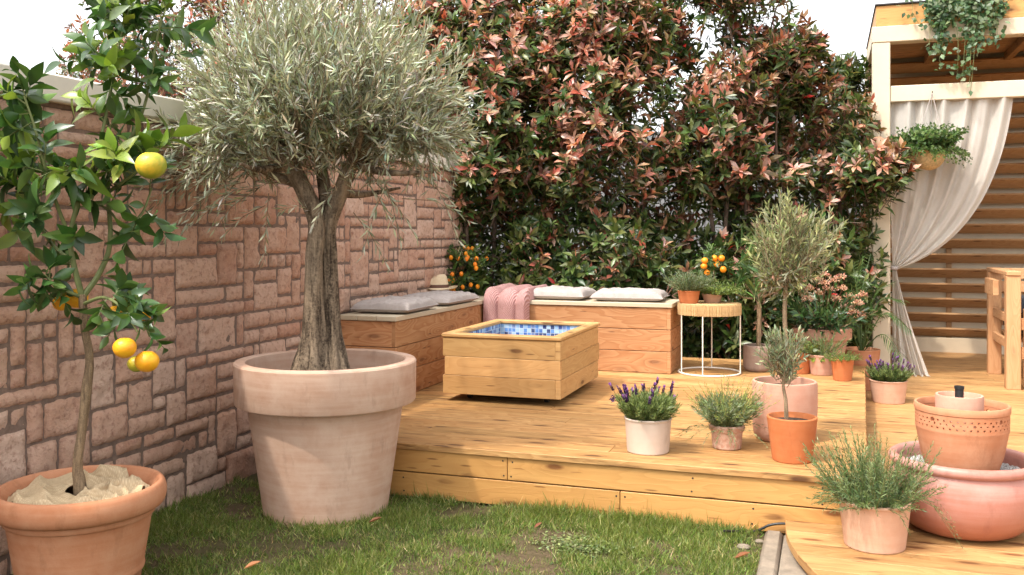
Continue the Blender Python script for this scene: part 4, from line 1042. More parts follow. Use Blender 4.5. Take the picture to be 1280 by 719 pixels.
# oleander in a taupe pot
T, s, k, r = potted('potted_oleander', 'long leaved oleander in a taupe pot behind the side table', None, 947, 466, ZD, 15, 18, 431, 'tc_taupe', 'round')
d = depth_of(s); st = MB(); st.tube(spline([P3(948, 437, d), P3(949, 400, d), P3(948, 366, d)], 12), [.017] * 12, 9); 
mb, tw = MB(), MB()
for px, py in ((925, 345), (950, 320), (975, 335), (940, 365), (965, 362), (990, 350), (915, 365), (955, 345), (935, 310)): st.tube(spline([P3(948, 372, d), P3((948 + px) / 2, (372 + py) / 2 + 4, d), P3(px, py, d + random.uniform(-.08, .08))], 8), np.linspace(.009, .004, 8), 6)
n = 46; B = np.array([tuple(P3(948 + 38 * rng.normal() * .6, 348 + 20 * rng.normal(), d + .12 * rng.normal())) for _ in range(n)])
shoots(mb, tw, B, unit(.5 * rng.normal(size=(n, 3)) + np.array([0, -.1, .9])), .13, .1, 14, .125, .020, .85, broadcol([(.05, .10, .03), (.075, .13, .04), (.11, .165, .06)]), .004, .002, .2, 4, True, .12, .25, .45)
obj('trunk', st, M['brown_bark'], T); obj('foliage', mb, M['leaf'], T, auto=None); obj('twigs', tw, M['green_stem'], T)
# flowering shrub in big banded pot
T, s, k, r = potted('potted_flowering_shrub', 'pink flowering evergreen shrub in wide banded terracotta pot behind the herb pots', None, 1027, 463, ZD, 24, 35.5, 409, 'tc_pink', 'band')
d = depth_of(s); mb, tw = MB(), MB(); n = 75
B, D, q = mound(n, s, r * .6, 1.5)
tips, T1 = shoots(mb, tw, B, D, .26 + .1 * rng.random(n), .1, 15, .085, .022, .95, broadcol([(.02, .05, .015), (.035, .075, .02), (.06, .10, .03)]), .004, .0025, .25, 4, True, .2, .25)
obj('foliage', mb, M['leaf_gloss'], T, auto=None); obj('twigs', tw, M['brown_bark'], T)
spots = [(1012, 362), (1020, 350), (1032, 345), (1043, 352), (1053, 362), (1036, 362), (1024, 368), (1062, 372), (1072, 380), (1058, 385), (1046, 375), (1066, 392), (1010, 375), (1078, 370), (1030, 355), (1075, 395), (1002, 352), (1050, 348)]
for px, py in spots:
    m = MB(); p = np.array(P3(px, py, d - .1 + random.uniform(-.08, .06))); nb = 95; a = rand_dirs(nb); a[:, 2] = np.abs(a[:, 2]) * .8
    leaves(m, p + a * .034 * rng.random((nb, 1)) ** .4 + .006 * rng.normal(size=(nb, 3)), a, rand_dirs(nb), .013, .011, pal(nb, [(.58, .30, .24), (.66, .43, .35), (.48, .20, .16), (.72, .54, .45)], .12), 3, False, .1, 0, .5)
    m.tube([tuple(s * .4 + Vector(p) * .6), tuple(p)], .0025, 5, (.2, .1, .06)); obj('flower_cluster', m, M['petal'], T, auto=None)
# three small herb pots
GH = 'small terracotta herb pots at the back of the raised deck'
T, s, k, r = potted('potted_herb', 'orange herb pot with broad green leaves half hidden by the little olive', GH, 1000, 468, ZD, 12, 15, 440, 'tc_deep', 'lip')
mb, tw = MB(), MB(); B, D, q = mound(26, s, r * .7, 1.1); shoots(mb, tw, B, D, .10, .15, 9, .04, .026, .9, broadcol([(.13, .19, .04), (.18, .22, .06), (.22, .2, .07)]), .002, .001, .2, 4, True, .2, .2); obj('foliage', mb, M['leaf'], T, auto=None); obj('stems', tw, M['green_stem'], T)
T, s, k, r = potted('potted_herb', 'dull terracotta herb pot with spiky rosemary like shoots, middle one of three', GH, 1027, 470, ZD, 13, 16, 443, 'tc_pink', 'lip')
mb, tw = MB(), MB(); B, D, q = mound(50, s, r * .7, .8); shoots(mb, tw, B, D, .17 * (.7 + .5 * rng.random(50)), .05, 26, .03, .0045, .6, broadcol([(.10, .16, .06), (.14, .19, .085), (.19, .23, .1)]), .002, .001, .1, 3, False, .1)
n = 16; a = rng.random(n) * 6.28; shoots(mb, tw, np.array(s)[None] + np.stack([.03 * np.cos(a), .03 * np.sin(a), 0 * a], -1), np.stack([np.cos(a), np.sin(a), .3 + 0 * a], -1), .08, .4, 8, .03, .022, .9, broadcol([(.2, .27, .05), (.16, .24, .05)]), .002, .001, .2, 3, True, .2, .2)
obj('foliage', mb, M['leaf'], T, auto=None); obj('stems', tw, M['green_stem'], T)
T, s, k, r = potted('potted_herb', 'bright orange herb pot with a low cushion of thyme at the deck edge', GH, 1053, 477, ZD, 11, 14, 448, 'tc_deep', 'lip')
mb, tw = MB(), MB(); B, D, q = mound(110, s, r * .8, 1.7); shoots(mb, tw, B, D, .085 * (.6 + .6 * rng.random(110)), .15, 16, .010, .006, .9, broadcol([(.12, .19, .04), (.17, .23, .06), (.09, .14, .035)]), .0012, .0008, .15, 3, False, .1); obj('foliage', mb, M['leaf'], T, auto=None); obj('stems', tw, M['green_stem'], T)
# palm on the lower deck
T, s, k, r = potted('potted_palm', 'feathery palm in tall terracotta pot in the gap beside the raised deck', None, 1076, 489, ZL, 17, 23, 436, 'tc_orange', 'plain')
d = depth_of(s); base = np.array(s)
for tx, ty, td, mid in ((1078, 322, -.05, (1070, 370)), (1100, 335, .05, (1080, 372)), (1118, 352, -.1, (1092, 372)), (1128, 375, -.1, (1098, 378)), (1137, 412, -.25, (1105, 392)), (1128, 446, -.3, (1103, 418)), (1052, 350, .05, (1066, 385)), (1088, 318, .15, (1078, 365)), (1045, 395, -.1, (1060, 405)), (1066, 330, .1, (1072, 370)), (1112, 395, .1, (1092, 395))):
    S = spline([base, P3(mid[0], mid[1], d + td * .5), P3(tx, ty, d + td)], 30); m = MB(); m.tube(S, np.linspace(.005, .0015, 30), 5, (.08, .13, .04))
    nn = 30; t = np.linspace(.32, 1, nn); Bp = np.stack([np.interp(t * 29, np.arange(30), S[:, i]) for i in range(3)], -1); tg = unit(np.stack([np.interp(t * 29, np.arange(30), np.gradient(S[:, i])) for i in range(3)], -1))
    sd = unit(np.cross(tg, UP + .001)) * np.where(np.arange(nn) % 2, 1, -1)[:, None]
    leaves(m, Bp, tg * .62 + sd * .9 + np.array([0, 0, -.12]), np.tile(UP, (nn, 1)) + .15 * rng.normal(size=(nn, 3)), .15 * (1 - .9 * np.abs(t - .55)), .0075, pal(nn, [(.04, .085, .025), (.06, .115, .035), (.09, .14, .045)], .15), 5, False, .18, 0, .35)
    obj('frond', m, M['leaf_gloss'], T, auto=None)

# ------------------------------------------------------------------ side table and its plants
pt = G(886.5, 466, ZD); k = depth_of(pt) / F_PX; R = 38 * k; zt = H_CAM + (Y_H - 378.5) * k
T = thing('side_table', 'round side table with woven rope top and thin white wire legs', 'table', pt)
m = MB(); hb = 15 * k; hh = zt - hb
m.lathe([(0, hh - ZD + .004), (R - .004, hh - ZD + .004), (R, hh - ZD + .008)] + [(R + .0022 * (i % 2), hh - ZD + .008 + (hb - .014) * i / 10) for i in range(11)] + [(R - .003, zt - ZD), (0, zt - ZD)], pt, 96); obj('woven_top', m, M['rope'], T, auto=60)
m = MB(); th = np.linspace(0, 2 * np.pi, 61); m.tube([(pt.x + R * math.cos(a), pt.y + R * math.sin(a), ZD + .007) for a in th], .006, 8); obj('base_ring', m, M['white_metal'], T)
m = MB()
nst = 150                                        # raffia strands wound round the top
for i in range(nst):
    a = i / nst * 2 * np.pi; q = .0017 + .0012 * random.random(); a += random.uniform(-.01, .01)
    m.tube([(pt.x + (R + .003) * math.cos(a), pt.y + (R + .003) * math.sin(a), hh + .004), (pt.x + (R + .0045) * math.cos(a + .01), pt.y + (R + .0045) * math.sin(a + .01), hh + hb * .5), (pt.x + (R + .003) * math.cos(a), pt.y + (R + .003) * math.sin(a), zt - .003)], q * 1.6, 5)
obj('rope_winding', m, M['rope'], T)
for a in (215, 265, 358, 92):
    a = math.radians(a); m = MB(); x, y = pt.x + R * math.cos(a), pt.y + R * math.sin(a)
    m.tube([(x, y, ZD + .007), (x, y, hh + .005)], .0045, 8); obj('leg', m, M['white_metal'], T)
def table_pot(name, label, px, yb, rbp, rtp, yrim, mat):
    p = P3(px, yb, depth_of(pt) + {861: -.03, 890: .02, 893: .1}[px]); p.z = zt + .0005; k = depth_of(p) / F_PX
    T = thing(name, label, 'potted plant', p, 'plants on the woven side table'); h = H_CAM + (Y_H - yrim) * k - zt
    return T, pot(T, p, rbp * k, rtp * k, h, mat, 'lip', .86, 40), k, rtp * k
T, s, k, r = table_pot('potted_herb', 'orange pot of bushy silver green curry herb on the woven side table', 861, 377, 11.5, 14, 363, 'tc_deep')
mb, tw = MB(), MB(); B, D, q = mound(120, s, r * .8, 1.1); shoots(mb, tw, B, D, .17 * (.65 + .5 * rng.random(120)), .06, 26, .028, .0048, .7, broadcol([(.15, .19, .11), (.20, .24, .15), (.12, .16, .085)]), .0014, .0008, .1, 3, False, .1); obj('foliage', mb, M['leaf'], T, auto=None); obj('stems', tw, M['green_stem'], T)
T, s, k, r = table_pot('potted_herb', 'peach pot of trailing light green thyme on the woven side table', 890, 378, 9.5, 12.5, 367, 'tc_peach')
mb, tw = MB(), MB(); B, D, q = mound(210, s, r * .95, 1.9); B += np.array([.02, 0, 0]); shoots(mb, tw, B, D + np.array([.25, 0, 0]), .155 * (.5 + .7 * rng.random(210)), .22, 18, .014, .010, .9, broadcol([(.15, .22, .05), (.20, .26, .075), (.11, .17, .04)]), .0012, .0008, .15, 3, False, .1); obj('foliage', mb, M['leaf'], T, auto=None); obj('stems', tw, M['green_stem'], T)
T, s, k, r = table_pot('potted_kumquat', 'tiny kumquat tree with round orange fruit at the back of the side table', 893, 375, 8, 10.5, 362, 'tc_pink')
d = depth_of(s); st = MB(); st.tube(spline([s, P3(893, 350, d), P3(892, 338, d)], 8), .005, 7); obj('trunk', st, M['brown_bark'], T)
mb, tw = MB(), MB(); c = np.array(P3(892, 330, d)); n = 26; dd = rand_dirs(n); shoots(mb, tw, c + dd * .05, dd + np.array([0, 0, .4]), .09, .1, 8, .045, .016, .9, broadcol([(.05, .1, .025), (.09, .15, .04)]), .002, .001, .2, 3, True, .15, .2); obj('foliage', mb, M['leaf'], T, auto=None); obj('twigs', tw, M['green_stem'], T)
for px, py in ((880, 333), (893, 323), (902, 323), (884, 341), (904, 337), (881, 326), (896, 330)):
    p = P3(px, py, d - .09 + random.uniform(-.02, .02)); r = .0235; m = MB(); m.lathe([(r * math.sin(t), -r * math.cos(t)) for t in np.linspace(0, math.pi, 12)], p, 16); obj('fruit', m, M['kumquat'], T, auto=None)

# ------------------------------------------------------------------ rosemary, fountain bowl
T, s, k, r = potted('potted_rosemary', 'large unruly rosemary in smooth peach pot at the rounded deck corner', None, 1093, 694, ZL, 36, 43.5, 623, 'tc_peach', 'lip')
mb, tw = MB(), MB(); RO = [(.085, .14, .05), (.12, .18, .07), (.16, .21, .095), (.065, .11, .04)]
n = 125; B, D, q = mound(n, s, r * .85, .8); D += np.array([CY, SY, 0]) * -.12
shoots(mb, tw, B, D, (.13 + .17 * rng.random(n)) * (1 - .15 * q), -.06, 62, .024, .0036, .85, cfun(RO, .2, (.22, .27, .12)), .0022, .001, .04, 3, False, .15, twigcol=None)
n = 60; B, D, q = mound(n, s, r * .8, 1.6); D += np.array([CY, SY, 0]) * -.3
shoots(mb, tw, B, D, .12 + .1 * rng.random(n), .25, 46, .022, .0034, .85, cfun(RO), .002, .001, .04, 3, False, .15)
for px, py, dx, ln, m_ in ((1060, 615, -1, .13, 6), (1130, 615, .8, .2, 4), (1085, 628, -.1, .10, 3), (1105, 630, .15, .09, 3)):
    B = np.array(P3(px, py, depth_of(s) - r * (.9 if abs(dx) < .5 else .3)))[None] + .012 * rng.normal(size=(m_, 3))
    shoots(mb, tw, B, np.array([CY * dx, SY * dx - .3, .35])[None] + .2 * rng.normal(size=(m_, 3)), ln, 1.0 if dx > -.5 else .45, 40, .018, .0026, .85, cfun(RO + [(.24, .27, .15)]), .0018, .0009, .05, 3, False, .15)
obj('foliage', mb, M['leaf'], T, auto=None); obj('stems', tw, M['green_stem'], T)

pb, k = place(1203, 679, ZL, 52); rb = 50 * k; rt = 86 * k; zr = H_CAM + (Y_H - 568) * k; h = zr - ZL
T = thing('fountain_bowl', 'large rose terracotta bowl filled with grey gravel on the lower deck', 'bowl', pb)
P = [(0, 0), (rb * .92, 0), (rb, .008)] + [(rb + (rt * 1.0 - rb) * math.sin(a), .008 + (h * .62) * (1 - math.cos(a))) for a in np.linspace(.15, math.pi / 2, 14)] + [(rt * .985, h * .74), (rt * .945, h * .82), (rt * .925, h * .86)]
P += [(rt * .935 + .065 * rt * math.cos(a), h * .935 + h * .065 * math.sin(a)) for a in np.linspace(-1.2, 2.6, 12)] + [(rt * .86, h * .9), (rt * .9, h * .7), (rt * .8, h * .4)]
m = MB(); m.lathe(P, pb, 96, wob=.003); obj('bowl', m, M['tc_bowl'], T, auto=50)
zg = h * .80
m = MB(); m.lathe([(rt * .9, zg - .004), (rt * .4, zg - .002), (0, zg - .002)], pb, 40); obj('gravel_bed', m, M['gravel'], T)
m = MB(); n = 2600; a = rng.random(n) * 6.28; q = np.sqrt(rng.random(n)) * rt * .86
ico = bmesh.new(); bmesh.ops.create_icosphere(ico, subdivisions=1, radius=1); ico.verts.ensure_lookup_table(); IV = np.array([v.co[:] for v in ico.verts]); IF = np.array([[v.index for v in f.verts] for f in ico.faces]); ico.free()
sz = .0035 + .003 * rng.random(n); ctr = np.stack([pb.x + q * np.cos(a), pb.y + q * np.sin(a), np.full(n, ZL + zg)], -1)
V = ctr[:, None] + IV[None] * (sz[:, None] * (1 + .35 * rng.normal(size=(n, 3))))[:, None, :]
m.add(V.reshape(-1, 3), (IF[None] + (np.arange(n) * len(IV))[:, None, None]).reshape(-1, 3)); o = obj('gravel', m, M['gravel'], T, auto=None); o['kind'] = 'stuff'
# pierced pot standing in it
pp = Vector((pb.x - .004, pb.y - .01, ZL + zg - .01)); k2 = depth_of(pp) / F_PX; r2 = 55 * k2; h2 = H_CAM + (Y_H - 504) * k2 - pp.z
T = thing('pierced_pot', 'orange terracotta pot with a band of pierced holes standing in the gravel bowl', 'pot', pp)
PR = [(r2 * .70, 0), (r2 * .73, .006), (r2 * .86, h2 * .28), (r2 * .945, h2 * .58), (r2 * .965, h2 * .64), (r2 * .97, h2 * .65)]
ztop = [(r2 * .985, h2 * .90), (r2 * .995, h2 * .905), (r2, h2 * .93), (r2 * 1.0, h2 * .985), (r2 * .985, h2), (r2 * .94, h2), (r2 * .925, h2 * .985), (r2 * .915, h2 * .90)]
low = [(0, .001)] + PR; inner = [(r2 * .90, h2 * .65), (r2 * .8, h2 * .3), (r2 * .66, .03), (0, .02)]
m = MB(); m.lathe(low + [(r2 * .972, h2 * .66)], pp, 96); m.lathe([(r2 * .972, h2 * .66)] + inner, pp, 96); m.lathe([(r2 * .915, h2 * .895)] + [(r2 * .975, h2 * .895)] + ztop, pp, 96)
# the pierced band is real: a strip of wall with holes cut out of it
bm = bmesh.new(); circ = 2 * math.pi * r2 * .972; hbnd = h2 * .235; NU, NV = 460, 26
holes = []; nb = 44
for i in range(nb):
    u0 = (i + .5) / nb * circ; big = i % 11 == 5
    holes += [(u0, hbnd * .26, .0042), (u0 + circ / nb * .5, hbnd * .5, .0036 if i % 3 else .0052), (u0 + circ / nb * .1, hbnd * .72, .0042 if not big else .0095)]
u = (np.arange(NU) + .5) / NU * circ; v = (np.arange(NV) + .5) / NV * hbnd
cut = np.zeros((NU, NV), bool)
for hu, hv, hr in holes:
    du = np.abs(u - hu % circ); du = np.minimum(du, circ - du); cut |= (du[:, None] ** 2 + (v[None] - hv) ** 2) < hr ** 2
ang = np.arange(NU + 1) / NU * 2 * np.pi
def ring(rad): return np.stack([np.stack([pp.x + rad(j / NV) * np.cos(ang), pp.y + rad(j / NV) * np.sin(ang), np.full(NU + 1, pp.z + h2 * .66 + hbnd * j / NV)], -1) for j in range(NV + 1)], 1)
Ro = ring(lambda t: r2 * (.972 + .006 * t)); Ri = ring(lambda t: r2 * (.90 + .015 * t)); nv = (NU + 1) * (NV + 1); qd = []
id_ = lambda i, j: i * (NV + 1) + j
for i in range(NU):
    for j in range(NV):
        if cut[i, j]: continue
        A = [id_(i, j), id_(i + 1, j), id_(i + 1, j + 1), id_(i, j + 1)]; qd.append(A); qd.append([x + nv for x in A[::-1]])
        for (di, dj, e) in ((1, 0, (1, 2)), (-1, 0, (3, 0)), (0, 1, (2, 3)), (0, -1, (0, 1))):
            i2, j2 = (i + di) % NU, j + dj
            if 0 <= j2 < NV and cut[i2, j2]: qd.append([A[e[1]], A[e[0]], A[e[0]] + nv, A[e[1]] + nv])
bm.free(); m.add(np.vstack([Ro.reshape(-1, 3), Ri.reshape(-1, 3)]), qd)
obj('pierced_wall', m, M['tc_orange'], T, auto=40)
# little pot inside with the black spout
r3 = 28 * k2; p3 = Vector((pp.x - .007, pp.y + .012, pp.z + .022)); h3 = H_CAM + (Y_H - 494) * k2 - p3.z
T = thing('fountain_insert', 'small pink pot with black spout nested in the pierced pot', 'pot', p3)
m = MB(); m.lathe([(0, 0), (r3 * .8, 0), (r3 * .98, h3 * .7), (r3, h3 - .006), (r3 * .98, h3), (r3 * .88, h3), (r3 * .86, h3 - .005), (r3 * .84, h3 - .02), (0, h3 - .022)], p3, 64); obj('pot', m, M['tc_pink'], T, auto=40)
m = MB(); m.lathe([(0, h3 - .02), (.0165, h3 - .02), (.0165, h3 + .022), (.0185, h3 + .023), (.0185, h3 + .034), (.0135, h3 + .034), (.0125, h3 + .02), (0, h3 + .018)], p3, 24); obj('spout', m, M['black'], T, auto=40)
# ------------------------------------------------------------------ cushions, hat, blanket
def cushion(label, c, sx, sy, h, rot, seed, ties=()):
    n = 56; u = np.linspace(-1, 1, n); U, V = np.meshgrid(u, u, indexing='ij')
    rr = np.clip((1 - np.abs(U) ** 5) * (1 - np.abs(V) ** 5), 0, 1) ** .42
    W = np.zeros_like(U); Z2 = np.zeros_like(U)
    for i in range(n):
        for j in range(n):
            p = Vector((U[i, j] * 1.4, V[i, j] * 1.4, seed)); W[i, j] = noise.noise(p * 1.3) * .22 + noise.noise(p * 4.2) * .13 + abs(noise.noise(p * 2.6 + Vector((9, 0, 0)))) * .26 - .10 * (1 - abs(noise.noise(p * 3.3 + Vector((3, 2, 5))))) ** 9
    tuft = np.zeros_like(U)
    for a in (-.36, .36):
        for b in (-.36, .36): tuft += np.exp(-((U - a) ** 2 + (V - b) ** 2) / .03)
    pin = 1 - .05 * (1 - np.abs(V) ** 2) ** 1.0 * np.abs(U) ** 3; pin2 = 1 - .05 * (1 - np.abs(U) ** 2) * np.abs(V) ** 3
    X, Y = U * pin * sx / 2, V * pin2 * sy / 2
    zt = h * (.36 + .64 * rr * (1 + W) - .17 * tuft) ; zb = h * (.34 - .33 * rr)
    zt = np.where(rr < .02, zb + .002, zt)
    ca, sa = math.cos(rot), math.sin(rot); m = MB()
    for Z, fl in ((zt, 0), (zb, 1)):
        Pg = np.stack([c[0] + X * ca - Y * sa, c[1] + X * sa + Y * ca, c[2] + Z], -1); uv = np.stack([X, Y], -1)
        if fl: Pg, uv = Pg[::-1], uv[::-1]
        m.grid(Pg, uv)
    T = thing('cushion', label, 'cushion', c, 'pale seat cushions on the benches'); obj('cover', m, M['cushion'], T, auto=None)
    pe = [(X[i, 0], Y[i, 0], zb[i, 0]) for i in range(n)] + [(X[-1, j], Y[-1, j], zb[-1, j]) for j in range(n)] + [(X[i, -1], Y[i, -1], zb[i, -1]) for i in range(n - 1, -1, -1)] + [(X[0, j], Y[0, j], zb[0, j]) for j in range(n - 1, -1, -1)]
    m = MB(); m.tube([(c[0] + x * ca - y * sa, c[1] + x * sa + y * ca, c[2] + z + .001) for x, y, z in pe], .0035, 6); obj('piping', m, M['cushion'], T)
    for q in ties:
        m = MB(); m.tube(spline(q, 20), .004, 6); obj('tie', m, M['band'], T)
c1 = G(486, 381, ZS); c2 = G(545, 371, ZS)
cushion('nearest pale lilac cushion at the front end of the wall bench', (WX + .235, 5.36, ZS), .385, .50, .082, .03, 1.0)
cushion('pale lilac cushion beside the straw hat on the wall bench', (WX + .235, 6.06, ZS), .385, .56, .075, -.03, 4.0)
x3a, x3b = on_y(661, 372, 6.72).x, on_y(731, 372, 6.72).x
cushion('pale cushion lying next to the pink blanket on the hedge bench', ((x3a + x3b) / 2 + .02, 6.79, ZS), x3b - x3a + .03, .40, .085, -.06, 7.0, [[(x3b + .03, 6.94, ZS + .03), (x3b + .07, 6.97, ZS + .08), (x3b + .10, 6.95, ZS + .05), (x3b + .06, 6.93, ZS + .02)]])
x4a, x4b = on_y(742, 372, 6.72).x, on_y(831, 372, 6.72).x
cushion('pale cushion at the right end of the hedge bench near the side table', ((x4a + x4b) / 2, 6.78, ZS), x4b - x4a, .40, .08, .04, 11.0, [[(x4b - .02, 6.95, ZS + .03), (x4b + .03, 6.97, ZS + .1), (x4b + .06, 6.96, ZS + .06), (x4b + .02, 6.94, ZS + .03), (x4b + .05, 6.93, ZS + .01)], [(x4b - .03, 6.95, ZS + .03), (x4b + .0, 6.98, ZS + .13), (x4b + .05, 6.97, ZS + .09)]])

ph = P3(545, 366, 0); ph = on_y(545, 366, 6.52); ph = Vector((ph.x, 6.52, ZS + .072))
T = thing('straw_hat', 'pale straw hat with brown band lying on the wall bench cushion', 'hat', ph)
m = MB(); n = 64; th = np.linspace(0, 2 * np.pi, n + 1); prof = [(.150, .012), (.148, .006), (.12, .000), (.095, .002), (.088, .012), (.086, .035), (.080, .07), (.072, .098), (.058, .112), (.035, .112), (.0, .108)]
Pg = np.zeros((len(prof), n + 1, 3)); uv = np.zeros((len(prof), n + 1, 2))
for i, (r, z) in enumerate(prof):
    for j, a in enumerate(th):
        x, y = r * math.cos(a) * 1.12, r * math.sin(a) * .95
        zz = z + (.012 * math.sin(a * 2 + .6) if i < 3 else 0) * (1 - i / 3)
        if z > .06: zz -= .034 * math.exp(-(x / .026) ** 2) * (z - .06) / .05; x *= 1 - .12 * math.exp(-((y + .05) / .04) ** 2)
        Pg[i, j] = (ph.x + x, ph.y + y, ph.z + zz); uv[i, j] = (j / n * .5, sum(abs(prof[q][0] - prof[q - 1][0]) + abs(prof[q][1] - prof[q - 1][1]) for q in range(1, i + 1)))
m.grid(Pg, uv); obj('crown', m, M['straw'], T, auto=None)
m = MB(); m.lathe([(.0895, .008), (.0898, .010), (.0878, .032), (.0868, .034)], ph, 64, 1.12, .95); obj('hat_band', m, M['band'], T)

xa, xb = on_y(597, 380, 6.54).x, on_y(662, 380, 6.54).x; xa = max(xa, -2.43)
NU, NVv = 90, 120; m = MB(); Pg = np.zeros((NU, NVv, 3)); uv = np.zeros((NU, NVv, 2))
yf, yb_ = 6.527, 6.93; La = yb_ - yf; Lb = .17
for i in range(NU):
    u = i / (NU - 1); lobe = abs(math.sin(math.pi * (u * 2.6 + .12))) ** .55
    for j in range(NVv):
        t = j / (NVv - 1) * (La + Lb); q = La - .02
        nz = noise.noise(Vector((u * 3.1, t * 4, 3)))
        thick = .035 + .06 * lobe * (1 - .25 * t) + .012 * nz
        edge = min(1, min(u, 1 - u) / .05) ** .5; thick = thick * edge + .003
        x = xa + (xb - xa) * u + .012 * nz + .05 * (1 - t / (La + Lb)) * (u * .6 + .1)
        if t < La - .03: y, z = yb_ - t, ZS + thick
        elif t < La + .03:
            w = (t - La + .03) / .06 * math.pi / 2; r0 = .03 + thick
            y, z = yf + .03 - r0 * math.sin(w), ZS - .03 + r0 * math.cos(w)
        else: y, z = yf - thick, ZS - .03 - (t - La - .03) * (1.0 + .12 * u)
        Pg[i, j] = (x, y, z); uv[i, j] = (u * .55, t)
m.grid(Pg[::-1], uv[::-1]); o = obj('blanket', m, M['blanket'], None, (sum((xa, xb)) / 2, 6.7, ZS), auto=None)
tag(o, 'dusty pink knitted blanket folded over the bench corner', 'blanket')

# ------------------------------------------------------------------ curtain
YC = YP + .055
def bez(a, b, c, t): return tuple((1 - t) ** 2 * a[i] + 2 * t * (1 - t) * b[i] + t * t * c[i] for i in range(2))
NU, NV1, NV2 = 150, 60, 40; m = MB(); Pg = np.zeros((NU, NV1 + NV2, 3)); uv = np.zeros((NU, NV1 + NV2, 2))
for i in range(NU):
    u = i / (NU - 1)
    for j in range(NV1 + NV2):
        if j < NV1:
            t = j / (NV1 - 1); a = (1112 + 155 * u, 122); c = (1115.5 + 5 * u, 333 + 4 * u); b_ = (1113 + 132 * u ** 1.0, 246 + 52 * u)
            q = bez(a, b_, c, t); amp = .030 * (1 - t) ** .6 + .010; fr = 6.3
        else:
            t = (j - NV1 + 1) / NV2; q = (1115.5 + 5 * u + t * (1.5 + 42 * u * t ** .25) - t * 1.0, 335 + t * (137 + 3 * u)); amp = .012 + .05 * t; fr = 5
        ph_ = u * 2 * math.pi * fr + 3.4 * noise.noise(Vector((u * 2.6, t * 1.1, 1 if j < NV1 else 4)))
        yy = YC + amp * (math.sin(ph_) * .75 + .35 * math.sin(ph_ * 1.7 + 1)) + .012 * noise.noise(Vector((u * 9, t * 5, 8)))
        p = on_y(q[0], q[1], YC); Pg[i, j] = (p.x, yy - (.05 * t * t if j >= NV1 else 0), max(p.z, ZL + .004)); uv[i, j] = (u * 1.5, p.z)
m.grid(Pg, uv); T = thing('curtain', 'sheer off white linen curtain tied back to the pergola post', 'curtain', on_y(1116, 334, YC)); obj('cloth', m, M['linen'], T, auto=None)
m = MB(); c = on_y(1118, 335, YC); m.lathe([(.024, -.014), (.028, -.008), (.028, .008), (.024, .014)], c, 20, 1.1, 1.0); obj('tieback', m, M['cushion'], T)

# ------------------------------------------------------------------ hanging basket and ivy
YH = YP - .16; bc = on_y(1161, 190, YH); k = depth_of(bc) / F_PX; rB = 20 * k
T = thing('hanging_basket', 'hanging coconut basket of green trailing plant in front of the curtain', 'hanging basket', bc)
m = MB(); m.lathe([(.004, -rB * 1.15), (rB * .25, -rB * 1.1)] + [(rB * math.sin(a), -rB * 1.15 * math.cos(a)) for a in np.linspace(.4, math.pi / 2, 10)] + [(rB * 1.03, .004), (rB * .95, .006), (rB * .9, -.02), (0, -.025)], bc, 36, wob=.02); obj('basket', m, M['coco'], T, auto=50)
hk = on_y(1165, 117, YP - .012)
m = MB(); m.tube([hk + Vector((0, .02, .0)), hk + Vector((0, -.02, 0)), hk + Vector((0, -.03, .015))], .004, 6)
obj('hook', m, M['black'], T)
for a in (200, 330, 90):
    a = math.radians(a); m = MB(); m.tube([hk + Vector((0, -.02, .004)), bc + Vector((rB * math.cos(a), rB * math.sin(a), 0))], .003, 6); obj('rope', m, M['cushion'], T)
mb, tw = MB(), MB(); n = 300; B, D, q = mound(n, bc, rB * .95, .85)
HG = [(.05, .11, .025), (.085, .15, .04), (.13, .19, .065), (.04, .085, .02)]
shoots(mb, tw, B, D, .29 * (.35 + .7 * rng.random(n)), .22, 13, .036, .028, .95, cfun(HG), .0016, .001, .1, 3, True, .15, .15)
n = 90; a = rng.random(n) * 6.28; B = np.array(bc)[None] + rB * np.stack([np.cos(a), np.sin(a), 0 * a], -1)
shoots(mb, tw, B, np.stack([np.cos(a) + .3, np.sin(a), .1 + .9 * rng.random(n)], -1), .2, .7, 13, .026, .02, .95, cfun(HG), .0016, .001, .1, 3, True, .15, .15)
obj('foliage', mb, M['leaf'], T, auto=None); obj('stems', tw, M['green_stem'], T)

T = thing('trailing_ivy', 'ivy trailing over the wooden roof edge of the pergola', 'climbing plant', on_y(1195, 5, YP + .1))
mb, st = MB(), MB(); IV_ = [(.04, .09, .035), (.07, .13, .055), (.11, .17, .08), (.16, .21, .12)]
runs = [(1152, 38, 8), (1156, 62, 5), (1160, 58, 8), (1166, 88, 5), (1170, 66, 8), (1176, 50, 8), (1180, 96, 4), (1184, 34, 7), (1188, 22, 6), (1194, 30, 6), (1199, 66, 8), (1203, 92, 7), (1207, 70, 8), (1212, 104, 4), (1216, 58, 8), (1221, 38, 8), (1226, 48, 8), (1231, 55, 8), (1236, 40, 7), (1240, 46, 6), (1244, 24, 6), (1132, 30, 2), (1209, 120, 2), (1210, 66, 8), (1164, 70, 8), (1202, 40, 7), (1234, 30, 7), (1158, 28, 6), (1173, 30, 6)]
fz = on_y(1200, 5, YP).z
